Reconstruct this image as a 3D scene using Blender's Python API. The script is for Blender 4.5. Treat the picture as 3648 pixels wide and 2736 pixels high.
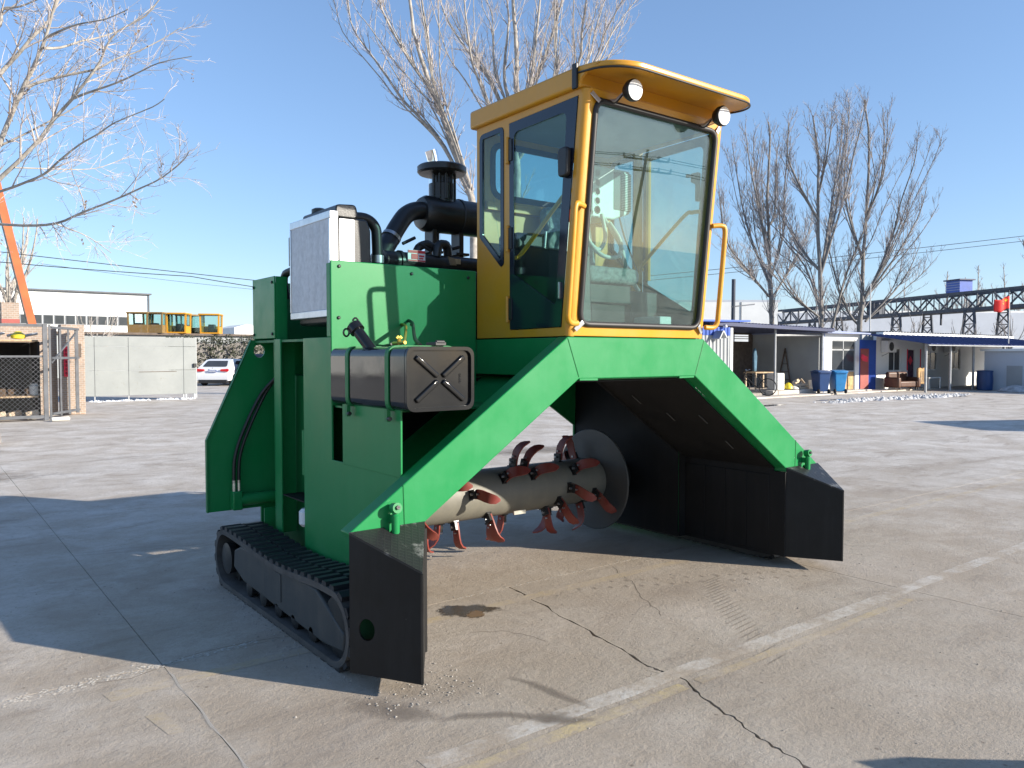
import bpy, math, random
from math import radians, sin, cos, pi, sqrt, atan2
from mathutils import Vector, Matrix, Quaternion
from mathutils.geometry import tessellate_polygon

for _o in list(bpy.data.objects):
    bpy.data.objects.remove(_o, do_unlink=True)
scene = bpy.context.scene
COL = scene.collection

# ------------------------------------------------------------------ camera
cam_d = bpy.data.cameras.new('camera')
cam_o = bpy.data.objects.new('camera', cam_d)
COL.objects.link(cam_o)
cam_d.sensor_width = 36.0
cam_d.lens = 27.695
cam_d.clip_start = 0.05
cam_d.clip_end = 2000
cam_o.location = (-3.7602, -3.5443, 1.655)
YAW, PITCH = radians(37.405), radians(2.103)
fwd = Vector((sin(YAW) * cos(PITCH), cos(YAW) * cos(PITCH), -sin(PITCH)))
cam_o.rotation_euler = fwd.to_track_quat('-Z', 'Y').to_euler()
scene.camera = cam_o
scene.render.resolution_x, scene.render.resolution_y = 1024, 768

# ------------------------------------------------------------------ light
SUN_AZ = atan2(0.577, -0.817)          # towards the sun, clockwise from +Y
SUN_EL = radians(19.5)
world = bpy.data.worlds.new('World')
scene.world = world
world.use_nodes = True
wn = world.node_tree
wn.nodes.clear()
w_out = wn.nodes.new('ShaderNodeOutputWorld')
w_bg = wn.nodes.new('ShaderNodeBackground')
w_sky = wn.nodes.new('ShaderNodeTexSky')
w_sky.sky_type = 'NISHITA'
w_sky.sun_disc = False
w_sky.sun_elevation = SUN_EL
w_sky.sun_rotation = SUN_AZ
w_sky.air_density = 1.0
w_sky.dust_density = 0.3
w_sky.ozone_density = 5.0
w_bg.inputs['Strength'].default_value = 0.138
w_gam = wn.nodes.new('ShaderNodeGamma'); w_gam.inputs[1].default_value = 0.76      # evens the whole dome out a little: hazy winter air
w_mul = wn.nodes.new('ShaderNodeMix'); w_mul.data_type = 'RGBA'; w_mul.blend_type = 'MULTIPLY'
w_mul.inputs[0].default_value = 1.0; w_mul.inputs[7].default_value = (.94, .94, 1.0, 1)
wn.links.new(w_sky.outputs[0], w_gam.inputs[0])
wn.links.new(w_gam.outputs[0], w_mul.inputs[6])
wn.links.new(w_mul.outputs[2], w_bg.inputs[0])
wn.links.new(w_bg.outputs[0], w_out.inputs[0])
sun_d = bpy.data.lights.new('sun', 'SUN')
sun_d.energy = 4.0
sun_d.angle = radians(0.53)
sun_d.color = (1.0, 0.92, 0.80)
sun_o = bpy.data.objects.new('sun', sun_d)
COL.objects.link(sun_o)
to_sun = Vector((sin(SUN_AZ) * cos(SUN_EL), cos(SUN_AZ) * cos(SUN_EL), sin(SUN_EL)))
sun_o.rotation_euler = (-to_sun).to_track_quat('-Z', 'Y').to_euler()
vs = scene.view_settings
vs.view_transform = 'Standard'
vs.look = 'None'
vs.gamma = 1.0
vs.exposure = 1.19
vs.use_curve_mapping = False

# ------------------------------------------------------------------ mesh helpers
class MB:
    """collects shapes; build() links them as one mesh object"""
    def __init__(s):
        s.v = []; s.f = []
    def add(s, vs_, fs_):
        b = len(s.v)
        s.v += [tuple(q) for q in vs_]
        s.f += [tuple(b + i for i in q) for q in fs_]
        return s
    def box(s, x0, x1, y0, y1, z0, z1):
        return s.add([(x0,y0,z0),(x1,y0,z0),(x1,y1,z0),(x0,y1,z0),(x0,y0,z1),(x1,y0,z1),(x1,y1,z1),(x0,y1,z1)],
                     [(0,3,2,1),(4,5,6,7),(0,1,5,4),(1,2,6,5),(2,3,7,6),(3,0,4,7)])
    def bar(s, p, q, w, h, up=(0, 0, 1)):
        p, q = Vector(p), Vector(q); d = (q - p).normalized(); u = Vector(up)
        if abs(d.dot(u)) > .98: u = Vector((0, 1, 0))
        a = d.cross(u).normalized() * w / 2; b = a.cross(d).normalized() * h / 2
        return s.add([p-a-b, p+a-b, p+a+b, p-a+b, q-a-b, q+a-b, q+a+b, q-a+b],
                     [(0,3,2,1),(4,5,6,7),(0,1,5,4),(1,2,6,5),(2,3,7,6),(3,0,4,7)])
    def prism(s, poly, ax, a, b, fn=None, holes=()):
        """2-D outline (with holes) extruded along axis ax between a and b; fn maps (u,v,w) to a point"""
        if fn is None:
            fn = {'x': lambda u, v, w: (w, u, v), 'y': lambda u, v, w: (u, w, v), 'z': lambda u, v, w: (u, v, w)}[ax]
        loops = [list(poly)] + [list(h) for h in holes]
        flat = [q for l in loops for q in l]
        n = len(flat)
        vv = [fn(u, v, a) for u, v in flat] + [fn(u, v, b) for u, v in flat]
        ff = []
        if holes:
            assert all(len(l) > 2 for l in loops)
            for t in tessellate_polygon([[Vector((u, v, 0)) for u, v in l] for l in loops]):
                ff.append(tuple(t)); ff.append(tuple(n + i for i in reversed(t)))
        else:
            ff.append(tuple(range(n))); ff.append(tuple(range(2 * n - 1, n - 1, -1)))
        o = 0
        for l in loops:
            m = len(l)
            for i in range(m):
                j = (i + 1) % m
                ff.append((o + i, o + j, n + o + j, n + o + i))
            o += m
        return s.add(vv, ff)
    def tube(s, pts, r, n=8, caps=True):
        pts = [Vector(q) for q in pts]; m = len(pts)
        rr = r if isinstance(r, (list, tuple)) else [r] * m
        vv = []; ref = None
        for i, q in enumerate(pts):
            d = (pts[min(i + 1, m - 1)] - pts[max(i - 1, 0)])
            if d.length < 1e-9: d = Vector((0, 0, 1))
            d.normalize()
            if ref is None:
                ref = Vector((0, 0, 1)) if abs(d.z) < .9 else Vector((1, 0, 0))
            a = ref - d * ref.dot(d)
            if a.length < 1e-6: a = d.orthogonal()
            a.normalize(); b = d.cross(a); ref = a
            for k in range(n):
                t = 2 * pi * k / n
                vv.append(q + (a * cos(t) + b * sin(t)) * rr[i])
        ff = [(i*n+k, i*n+(k+1) % n, (i+1)*n+(k+1) % n, (i+1)*n+k) for i in range(m - 1) for k in range(n)]
        if caps:
            ff.append(tuple(range(n - 1, -1, -1))); ff.append(tuple((m - 1) * n + k for k in range(n)))
        return s.add(vv, ff)
    def ring(s, pts, r, n=6):
        """closed tube"""
        pts = [Vector(q) for q in pts]; m = len(pts); vv = []
        c = sum(pts, Vector()) / m
        for i, q in enumerate(pts):
            d = (pts[(i + 1) % m] - pts[i - 1]).normalized()
            a = (q - c); a = (a - d * a.dot(d)).normalized(); b = d.cross(a)
            for k in range(n):
                t = 2 * pi * k / n
                vv.append(q + (a * cos(t) + b * sin(t)) * r)
        ff = [(i*n+k, i*n+(k+1) % n, ((i+1) % m)*n+(k+1) % n, ((i+1) % m)*n+k) for i in range(m) for k in range(n)]
        return s.add(vv, ff)
    def lathe(s, prof, org, d, n=24):
        """profile of (radius, distance along d) turned about the axis d through org"""
        org = Vector(org); d = Vector(d).normalized(); a = d.orthogonal().normalized(); b = d.cross(a)
        vv = []
        for r, t in prof:
            for k in range(n):
                w = 2 * pi * k / n
                vv.append(org + d * t + (a * cos(w) + b * sin(w)) * max(r, 1e-4))
        m = len(prof)
        ff = [(i*n+k, i*n+(k+1) % n, (i+1)*n+(k+1) % n, (i+1)*n+k) for i in range(m - 1) for k in range(n)]
        ff.append(tuple(range(n - 1, -1, -1))); ff.append(tuple((m - 1) * n + k for k in range(n)))
        return s.add(vv, ff)
    def cyl(s, p, q, r, n=16):
        p, q = Vector(p), Vector(q)
        return s.lathe([(r, 0), (r, (q - p).length)], p, q - p, n)
    def data(s, name, mat, smooth=None):
        me = bpy.data.meshes.new(name)
        me.from_pydata(s.v, [], s.f)
        if isinstance(mat, str): mat = M[mat]
        me.materials.append(mat)
        if smooth:
            me.polygons.foreach_set('use_smooth', [True] * len(me.polygons))
            me.set_sharp_from_angle(angle=radians(smooth))
        me.update()
        return me
    def build(s, name, mat, parent=None, bevel=0, smooth=None, seg=2, fix=True):
        me = s.data(name, mat, None)
        if fix:
            import bmesh
            bm = bmesh.new(); bm.from_mesh(me)
            bmesh.ops.recalc_face_normals(bm, faces=bm.faces)
            bm.to_mesh(me); bm.free()
        if smooth or bevel:
            me.polygons.foreach_set('use_smooth', [True] * len(me.polygons))
            me.set_sharp_from_angle(angle=radians(smooth or 30))
        o = link(name, me, parent)
        if bevel:
            m = o.modifiers.new('bevel', 'BEVEL')
            m.width = bevel; m.segments = seg; m.limit_method = 'ANGLE'; m.angle_limit = radians(35)
            m.harden_normals = False
        return o

def link(name, me, parent=None):
    o = bpy.data.objects.new(name, me)
    COL.objects.link(o)
    if parent is not None: o.parent = parent
    return o
def tag(o, label=None, cat=None, group=None, kind=None):
    if label: o['label'] = label
    if cat: o['category'] = cat
    if group: o['group'] = group
    if kind: o['kind'] = kind
    return o
def thing(name, label, cat, loc=(0, 0, 0), rz=0, group=None):
    o = link(name, None)
    o.location = loc; o.rotation_euler = (0, 0, rz)
    return tag(o, label, cat, group)
def copy_tree(o, parent=None):
    c = o.copy(); COL.objects.link(c); c.parent = parent
    for ch in list(o.children): copy_tree(ch, c)
    return c
def inst(name, me, parent, loc=(0, 0, 0), rot=None, mat4=None):
    o = link(name, me, parent)
    if mat4 is not None: o.matrix_local = mat4
    else:
        o.location = loc
        if rot: o.rotation_euler = rot
    return o
def rnd_poly(pts, r, n=5):
    """round the corners of an outline; r is one radius or one for each corner"""
    out = []; m = len(pts)
    for i in range(m):
        p = Vector(pts[i]); a = Vector(pts[i - 1]) - p; b = Vector(pts[(i + 1) % m]) - p
        rr = r[i] if isinstance(r, (list, tuple)) else r
        if rr <= 0: out.append(tuple(p)); continue
        la, lb = a.length, b.length; a.normalize(); b.normalize()
        ang = a.angle(b); t = min(rr / math.tan(ang / 2), la * .48, lb * .48)
        q0, q1 = p + a * t, p + b * t
        for k in range(n + 1):
            w = k / n
            out.append(tuple(q0 * (1 - w) ** 2 + p * 2 * w * (1 - w) + q1 * w * w))
    return out
def catmull(pts, k=4):
    pts = [Vector(q) for q in pts]; out = []
    for i in range(len(pts) - 1):
        p0 = pts[max(i - 1, 0)]; p1 = pts[i]; p2 = pts[i + 1]; p3 = pts[min(i + 2, len(pts) - 1)]
        for j in range(k):
            t = j / k
            out.append(.5 * ((2 * p1) + (p2 - p0) * t + (2 * p0 - 5 * p1 + 4 * p2 - p3) * t * t + (3 * p1 - p0 - 3 * p2 + p3) * t ** 3))
    out.append(pts[-1]); return out

# ------------------------------------------------------------------ materials
M = {}
class NT:
    def __init__(s, name):
        s.m = bpy.data.materials.new(name); s.m.use_nodes = True
        s.t = s.m.node_tree; s.t.nodes.clear()
        s.out = s.n('ShaderNodeOutputMaterial')
        s.geo = None
        M[name] = s.m
    def n(s, typ, **kw):
        nd = s.t.nodes.new(typ)
        for k, v in kw.items(): setattr(nd, k, v)
        return nd
    def l(s, a, b): s.t.links.new(a, b); return s
    def pos(s):
        if s.geo is None: s.geo = s.n('ShaderNodeNewGeometry')
        return s.geo.outputs['Position']
    def scaled(s, sc):
        mp = s.n('ShaderNodeMapping'); mp.inputs['Scale'].default_value = sc
        s.l(s.pos(), mp.inputs[0]); return mp.outputs[0]
    def noise(s, scale, detail=4, rough=.55, vec=None, dist=0):
        nd = s.n('ShaderNodeTexNoise')
        nd.inputs['Scale'].default_value = scale; nd.inputs['Detail'].default_value = detail
        nd.inputs['Roughness'].default_value = rough; nd.inputs['Distortion'].default_value = dist
        s.l(vec if vec is not None else s.pos(), nd.inputs['Vector']); return nd.outputs[0]
    def ramp(s, fac, stops, interp='LINEAR'):
        nd = s.n('ShaderNodeValToRGB'); cr = nd.color_ramp; cr.interpolation = interp
        while len(cr.elements) < len(stops): cr.elements.new(.5)
        for e, (p, c) in zip(cr.elements, stops):
            e.position = p
            e.color = (*c, 1) if isinstance(c, (tuple, list)) else (c, c, c, 1)
        s.l(fac, nd.inputs[0]); return nd.outputs[0]
    def mix(s, fac, a, b, mode='MIX'):
        nd = s.n('ShaderNodeMix', data_type='RGBA', blend_type=mode)
        for k, v in ((0, fac), (6, a), (7, b)):
            if hasattr(v, 'is_linked'): s.l(v, nd.inputs[k])
            elif k == 0: nd.inputs[0].default_value = v
            else: nd.inputs[k].default_value = (*v, 1)
        return nd.outputs[2]
    def math(s, op, a, b=None):
        nd = s.n('ShaderNodeMath', operation=op)
        for k, v in ((0, a), (1, b)):
            if v is None: continue
            if hasattr(v, 'is_linked'): s.l(v, nd.inputs[k])
            else: nd.inputs[k].default_value = v
        return nd.outputs[0]
    def bump(s, h, strength=.3, dist=.01):
        nd = s.n('ShaderNodeBump'); nd.inputs['Strength'].default_value = strength
        nd.inputs['Distance'].default_value = dist
        s.l(h, nd.inputs['Height']); return nd.outputs[0]
    def pbsdf(s, base, rough=.5, metal=0, normal=None, coat=0, coat_r=.1, spec=.5, link=True):
        nd = s.n('ShaderNodeBsdfPrincipled')
        for k, v in (('Base Color', base), ('Roughness', rough), ('Metallic', metal), ('Coat Weight', coat), ('Coat Roughness', coat_r), ('Specular IOR Level', spec)):
            if hasattr(v, 'is_linked'): s.l(v, nd.inputs[k])
            elif k == 'Base Color': nd.inputs[k].default_value = (*v, 1)
            else: nd.inputs[k].default_value = v
        if normal is not None: s.l(normal, nd.inputs['Normal'])
        if link: s.l(nd.outputs[0], s.out.inputs[0])
        return nd.outputs[0]

def paint(name, col, rough=.35, dust=.12, dustcol=(.30, .27, .23), scale=6, bumpy=.04, metal=0, coat=0, chips=None, spec=.5):
    """sprayed paint with orange peel, dust film and uneven gloss"""
    t = NT(name)
    n1 = t.noise(scale, 5, .6); n2 = t.noise(scale * 9, 3, .6)
    f = t.ramp(n1, [(.38, 0.0), (.72, 1.0)])
    f = t.math('MULTIPLY', f, dust)
    sk = t.ramp(t.noise(1.0, 5, .65, vec=t.scaled((9, 9, .8))), [(.50, 0), (.74, 1)])
    f = t.math('ADD', f, t.math('MULTIPLY', sk, dust * .7))
    c = t.mix(f, col, dustcol)
    c = t.mix(t.ramp(n2, [(.35, .08), (.7, 0)]), c, (col[0] * .6, col[1] * .6, col[2] * .6))
    if chips:
        ch = t.ramp(t.noise(chips[0], 6, .7), [(chips[1], 0), (chips[1] + .03, 1)])
        c = t.mix(ch, c, chips[2])
    r = t.ramp(n1, [(.3, rough - .06), (.75, rough + .12)])
    t.pbsdf(c, r, metal, t.bump(t.noise(140, 2, .5), bumpy, .004), coat, spec=spec)
    return t
def plain(name, col, rough=.6, metal=0, var=.18, scale=8, spec=.5, bumpy=0.0):
    t = NT(name)
    c = t.mix(t.ramp(t.noise(scale, 5, .6), [(.3, 0), (.7, 1)]), tuple(q * (1 - var) for q in col), tuple(min(1, q * (1 + var)) for q in col))
    nr = t.bump(t.noise(scale * 8, 4, .6), bumpy, .01) if bumpy else None
    t.pbsdf(c, rough, metal, nr, spec=spec)
    return t
def glass(name, tint, gloss=1.0, rough=0.0, haze=0.0):
    t = NT(name)
    lw = t.n('ShaderNodeLayerWeight'); lw.inputs[0].default_value = .5
    f = t.math('POWER', lw.outputs['Facing'], 5.0)
    f = t.math('ADD', t.math('MULTIPLY', f, .95), .045 * gloss)
    tr = t.n('ShaderNodeBsdfTransparent'); tr.inputs[0].default_value = (*tint, 1)
    gl = t.n('ShaderNodeBsdfGlossy'); gl.inputs['Roughness'].default_value = rough
    base = tr.outputs[0]
    if haze:
        df = t.n('ShaderNodeBsdfDiffuse'); df.inputs[0].default_value = (.50, .60, .56, 1)
        mh = t.n('ShaderNodeMixShader')
        hz = t.ramp(t.noise(5, 6, .7), [(.35, haze * .5), (.75, haze * 1.5)])
        t.l(hz, mh.inputs[0]); t.l(tr.outputs[0], mh.inputs[1]); t.l(df.outputs[0], mh.inputs[2]); base = mh.outputs[0]
    mx = t.n('ShaderNodeMixShader')
    t.l(f, mx.inputs[0]); t.l(base, mx.inputs[1]); t.l(gl.outputs[0], mx.inputs[2])
    t.l(mx.outputs[0], t.out.inputs[0])
    return t

paint('green', (.008, .205, .055), .36, .34, (.032, .245, .088), scale=4, spec=.33, chips=(55, .715, (.16, .42, .24)))
paint('green_shaded', (.004, .05, .018), .6, .2, (.02, .05, .03), spec=.2)  # shade inside the deflector hole is put into this green
paint('green_old', (.012, .17, .048), .45, .22, (.06, .19, .08), scale=5, spec=.3)
paint('yellow', (.62, .288, .013), .36, .14, (.36, .28, .16), scale=4, chips=(60, .73, (.5, .42, .25)))
paint('black_paint', (.007, .0072, .0074), .5, .30, (.034, .034, .034), scale=3.5, spec=.3, chips=(26, .685, (.085, .082, .078)))
paint('black_gloss', (.007, .0075, .008), .09, .04, (.05, .05, .048), scale=5, bumpy=.03)
paint('liner', (.008, .008, .008), .65, .35, (.030, .027, .024), scale=2.5, spec=.3)
paint('cast_black', (.012, .0125, .013), .34, .2, (.07, .07, .06), scale=8, bumpy=.15)
paint('red_blade', (.21, .030, .020), .5, .35, (.24, .12, .085), scale=14, bumpy=.1)
paint('drum', (.150, .143, .115), .55, .22, (.30, .27, .20), scale=6, bumpy=.1)
paint('disc_steel', (.07, .072, .07), .45, .3, (.14, .13, .11), scale=5)
paint('roller_frame', (.035, .04, .042), .6, .45, (.11, .10, .085), scale=5)
plain('rubber', (.018, .019, .022), .46, 0, .25, 18, bumpy=.15)
plain('rubber_dusty', (.075, .070, .064), .85, 0, .3, 9, bumpy=.2)
plain('gasket', (.020, .018, .017), .5)
plain('hose', (.012, .013, .014), .42)
plain('alu', (.62, .63, .64), .38, .85, .1, 20)
plain('alu_fin', (.66, .67, .69), .5, .15, .12, 30)
plain('chrome', (.8, .8, .8), .09, 1.0, .05, 8)
plain('steel', (.42, .42, .42), .35, .9, .15, 14)
plain('zinc', (.62, .60, .52), .35, .8, .15, 20)
plain('white_plastic', (.72, .73, .72), .42, 0, .05, 6)
plain('hose_white', (.62, .62, .58), .5, 0, .08, 6)
plain('black_plastic', (.014, .014, .015), .45, 0, .2, 10)
plain('seat_fabric', (.035, .037, .04), .8, 0, .25, 20)
plain('plastic_wrap', (.30, .33, .33), .12, 0, .45, 26, bumpy=.9)
plain('red_plastic', (.55, .03, .04), .4)
plain('brass', (.62, .42, .08), .3, .8)
plain('yellow_plastic', (.75, .60, .04), .4)
plain('lamp_glass', (.90, .90, .88), .12, 0, .03, 30)
plain('cab_floor', (.02, .021, .02), .7)
glass('glass', (.72, .875, .87), 1.0, 0, .01)
glass('glass_front', (.70, .85, .825), 1.9, 0, .040)
plain('headliner', (.30, .31, .30), .85, 0, .08, 6)
plain('ceramic', (.012, .016, .028), .12, 0, .1, 5)
plain('sticker_red', (.62, .05, .06), .4)
plain('sticker_white', (.8, .8, .78), .4)

def concrete_color(t, light=1.0):
    """weathered concrete: returns colour, roughness and bump height sockets"""
    big = t.noise(.22, 6, .62); mid = t.noise(1.3, 7, .68, dist=.3); fine = t.noise(14, 7, .8); grit = t.noise(48, 5, .8)
    st = t.noise(1.0, 6, .7, vec=t.scaled((.7, 1.9, 1)), dist=.5)
    c = t.mix(t.ramp(big, [(.32, 0), (.68, 1)]), (0.365 * light, 0.310 * light, 0.249 * light), (0.441 * light, 0.384 * light, 0.318 * light))
    # the yard colour turns paler away from its middle
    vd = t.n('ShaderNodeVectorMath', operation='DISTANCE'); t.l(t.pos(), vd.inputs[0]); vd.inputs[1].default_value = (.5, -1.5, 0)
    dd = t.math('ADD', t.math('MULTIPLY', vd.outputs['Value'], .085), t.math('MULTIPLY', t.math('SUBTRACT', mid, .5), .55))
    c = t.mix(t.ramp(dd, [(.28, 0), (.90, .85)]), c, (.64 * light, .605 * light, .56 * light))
    c = t.mix(t.ramp(mid, [(.40, .50), (.62, 0)]), c, (0.300 * light, 0.235 * light, 0.167 * light))
    c = t.mix(t.ramp(st, [(.56, 0), (.70, .5)]), c, (0.512 * light, 0.442 * light, 0.372 * light))
    c = t.mix(t.ramp(st, [(.32, .6), (.46, 0)]), c, (0.229 * light, 0.183 * light, 0.140 * light))
    c = t.mix(t.ramp(fine, [(.30, .50), (.50, 0), (.62, 0), (.78, .30)]), c, (0.273 * light, 0.228 * light, 0.181 * light))
    c = t.mix(t.ramp(grit, [(.30, .55), (.46, 0)]), c, (0.207 * light, 0.178 * light, 0.140 * light))
    vor = t.n('ShaderNodeTexVoronoi'); vor.inputs['Scale'].default_value = 5.5
    t.l(t.pos(), vor.inputs['Vector'])
    c = t.mix(t.ramp(vor.outputs['Distance'], [(.03, .75), (.065, 0)]), c, (0.142 * light, 0.112 * light, 0.084 * light))
    v2 = t.n('ShaderNodeTexVoronoi'); v2.inputs['Scale'].default_value = 17; t.l(t.pos(), v2.inputs['Vector'])
    c = t.mix(t.ramp(v2.outputs['Distance'], [(.05, .6), (.12, 0)]), c, (0.220 * light, 0.198 * light, 0.172 * light))
    c = t.mix(t.ramp(grit, [(.60, 0), (.74, .45)]), c, (0.616 * light, 0.589 * light, 0.544 * light))
    r = t.ramp(mid, [(.3, .78), (.7, .95)])
    h = t.math('ADD', t.math('MULTIPLY', fine, .8), t.math('MULTIPLY', grit, .45))
    h = t.math('ADD', h, t.math('MULTIPLY', mid, 1.2))
    return c, r, h
def concrete(name, light=1.0, tintfac=0, tint=(.3, .3, .3), island=True):
    t = NT(name)
    c, r, h = concrete_color(t, light)
    oi = t.n('ShaderNodeObjectInfo')
    c = t.mix(t.math('MULTIPLY', oi.outputs['Random'], .16), c, (.30, .28, .25))
    if tintfac: c = t.mix(tintfac, c, tint)
    t.pbsdf(c, r, 0, t.bump(h, .8, .012), spec=.3)
    return t
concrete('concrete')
concrete('concrete_base', .62)
concrete('kerb_concrete', 1.1)
def worn_paint(name, col, lo, hi, sc=3.5):
    """road paint worn through to the concrete"""
    t = NT(name)
    c, r, h = concrete_color(t)
    m = t.math('MULTIPLY', t.ramp(t.noise(sc, 7, .72), [(lo, 0), (hi, 1)]), t.ramp(t.noise(28, 4, .7), [(.36, .25), (.52, 1)]))
    c = t.mix(m, c, col)
    t.pbsdf(c, r, 0, t.bump(h, .45, .012), spec=.3)
worn_paint('white_line', (.60, .585, .55), .44, .74, 2.6)
worn_paint('yellow_line', (.50, .39, .18), .38, .80)
worn_paint('yellow_faint', (.42, .32, .16), .42, .85)
def stain(name, col, rough, amount, spec=.4, sc=7, lo=.32, hi=.6):
    """damp or dirty patch: strength from the point attribute 'a'"""
    t = NT(name)
    at = t.n('ShaderNodeAttribute'); at.attribute_name = 'a'
    nz = t.noise(sc, 6, .7)
    f = t.math('ADD', at.outputs['Fac'], t.math('MULTIPLY', t.math('SUBTRACT', nz, .5), 1.1))
    f = t.math('MULTIPLY', t.ramp(f, [(lo, 0), (hi, 1)]), amount)
    p = t.pbsdf(t.mix(t.noise(30, 4, .7), tuple(q * .8 for q in col), tuple(q * 1.2 for q in col)), rough, spec=spec, link=False)
    tr = t.n('ShaderNodeBsdfTransparent'); mx = t.n('ShaderNodeMixShader')
    t.l(f, mx.inputs[0]); t.l(tr.outputs[0], mx.inputs[1]); t.l(p, mx.inputs[2]); t.l(mx.outputs[0], t.out.inputs[0])
stain('oil', (.055, .042, .028), .22, .95, .5, 9, .30, .45)
stain('rust_water', (.20, .115, .045), .30, .8, .5, 9)
stain('damp', (.22, .185, .15), .75, .55, .3, 6, .25, .85)
stain('dust_print', (.27, .235, .19), .9, .36, .2, 10, .2, .8)
stain('pale_dust', (.46, .43, .385), .9, .7, .2, 6, .3, .75)
stain('crack_grit_shade', (.10, .085, .065), .95, .9, .1, 12, .2, .5)
stain('meltwater', (.03, .032, .036), .06, .9, .5, 4, .35, .45)
t_ = NT('tread_plate')
def _tread(t):
    n1 = t.noise(7, 6, .7)
    c = t.mix(t.ramp(n1, [(.55, 0), (.66, .85)]), (.022, .022, .022), (.24, .235, .22))
    b1 = t.n('ShaderNodeTexWave', wave_type='BANDS', bands_direction='DIAGONAL'); b1.inputs['Scale'].default_value = 16
    mp = t.n('ShaderNodeMapping'); mp.inputs['Rotation'].default_value = (0, 0, radians(90)); t.l(t.pos(), mp.inputs[0])
    b2 = t.n('ShaderNodeTexWave', wave_type='BANDS', bands_direction='DIAGONAL'); b2.inputs['Scale'].default_value = 16
    t.l(t.pos(), b1.inputs[0]); t.l(mp.outputs[0], b2.inputs[0])
    h = t.math('MAXIMUM', b1.outputs[1], b2.outputs[1])
    h = t.ramp(h, [(.80, 0), (.95, 1)])
    t.pbsdf(c, .42, .2, t.bump(h, .22, .003))
_tread(t_)
plain('bark_pale', (.36, .33, .29), .9, 0, .35, 5, .2)
plain('twig', (.44, .39, .36), .9, 0, .3, 4, .2)
plain('bark_dark', (.21, .195, .18), .9, 0, .3, 5, .2)
plain('twig_dark', (.33, .30, .29), .9, 0, .3, 4, .2)
plain('dry_leaf', (.12, .075, .04), .9, 0, .4, 9)
plain('white_wall', (.74, .745, .73), .7, 0, .06, .6)
plain('wall_grey', (.33, .345, .35), .7, 0, .10, .8)
plain('wall_blue_white', (.50, .53, .58), .7, 0, .06, .6)  # low building and far warehouse: bluish shade is put into the wall colour
plain('dark_roof', (.12, .125, .135), .6, 0, .2, 2)
plain('blue_steel', (.022, .085, .40), .45, 0, .15, 1.5)
plain('blue_deep', (.022, .030, .085), .5, 0, .2, 1.5)
plain('blue_roof', (.028, .042, .135), .5, 0, .2, 1.5)
plain('brick_red_panel', (.33, .085, .07), .7, 0, .12, 2)
plain('pane_dark', (.05, .055, .06), .10, 0, .25, .8)
plain('frame_grey', (.30, .31, .32), .5, .3, .1, 4)
plain('frame_blue', (.22, .26, .42), .5, 0, .1, 4)
plain('galv', (.36, .37, .38), .5, .35, .15, 5)
plain('grey_steel', (.11, .115, .125), .6, .2, .25, 4)
plain('rust_steel', (.13, .10, .08), .75, .2, .35, 6)
plain('orange_steel', (.52, .10, .022), .5, 0, .25, 1.5)
plain('crane_steel', (.055, .063, .082), .6, .2, .3, 1.5)  # lightened: distance haze over the crane is mixed into the colour
plain('bin_blue', (.02, .20, .46), .4, 0, .12, 4)
plain('bin_dark', (.010, .045, .15), .4, 0, .12, 4)
plain('tub_white', (.62, .60, .55), .6, 0, .15, 4)
plain('wood', (.42, .30, .18), .8, 0, .3, 8)
plain('wood_pale', (.58, .46, .33), .8, 0, .25, 8)
plain('leather', (.095, .040, .022), .5, 0, .3, 6)
plain('tan_cloth', (.48, .30, .14), .85, 0, .3, 6)
plain('cloth_dark', (.07, .03, .055), .9, 0, .5, 5)
plain('cloth_blue', (.07, .14, .20), .9, 0, .4, 5)
plain('flag_red', (.75, .02, .012), .7, 0, .05, 4)
plain('flag_star', (.85, .60, .02), .7, 0, .05, 4)
plain('banner_red', (.78, .035, .07), .7, 0, .15, 3)
plain('ink_dark', (.08, .02, .02), .7)
plain('snow', (.72, .74, .77), .6, 0, .25, 3, bumpy=.6)
plain('dirty_snow', (.42, .42, .425), .7, 0, .45, 5, bumpy=.6)
plain('car_white', (.76, .77, .78), .15, 0, .03, 2)
plain('car_dark', (.012, .014, .024), .15, 0, .1, 2)
plain('tail_red', (.55, .012, .02), .15, 0, .1, 4)
plain('plate_blue', (.10, .14, .34), .4, 0, .1, 4)
plain('tyre', (.02, .02, .021), .8)
plain('hedge_leaf', (.034, .042, .022), .8, 0, .5, 3)
plain('hedge_leaf_dry', (.062, .058, .036), .85, 0, .5, 3)
plain('wire', (.02, .02, .022), .6)
plain('shelter_black', (.018, .016, .014), .9)
plain('junk_brown', (.10, .065, .04), .9, 0, .5, 6)
plain('soil', (.16, .14, .11), .95, 0, .4, 3)
plain('stone_pale', (.42, .39, .345), .9, 0, .3, 30)
plain('stone', (.30, .275, .24), .9, 0, .4, 30)
def brick(name):
    t = NT(name)
    b = t.n('ShaderNodeTexBrick'); b.inputs['Scale'].default_value = 4.2
    mp = t.n('ShaderNodeMapping'); mp.inputs['Rotation'].default_value = (radians(90), 0, 0); t.l(t.pos(), mp.inputs[0])
    t.l(mp.outputs[0], b.inputs['Vector'])
    b.inputs['Color1'].default_value = (.40, .29, .22, 1); b.inputs['Color2'].default_value = (.30, .23, .18, 1); b.inputs['Mortar'].default_value = (.46, .43, .39, 1)
    b.inputs['Mortar Size'].default_value = .022
    c = t.mix(t.ramp(t.noise(2, 6, .7), [(.35, .5), (.65, 0)]), b.outputs[0], (.24, .20, .17))
    t.pbsdf(c, .9, 0, t.bump(b.outputs[1], -.6, .02), spec=.2)
brick('brick')
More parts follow.
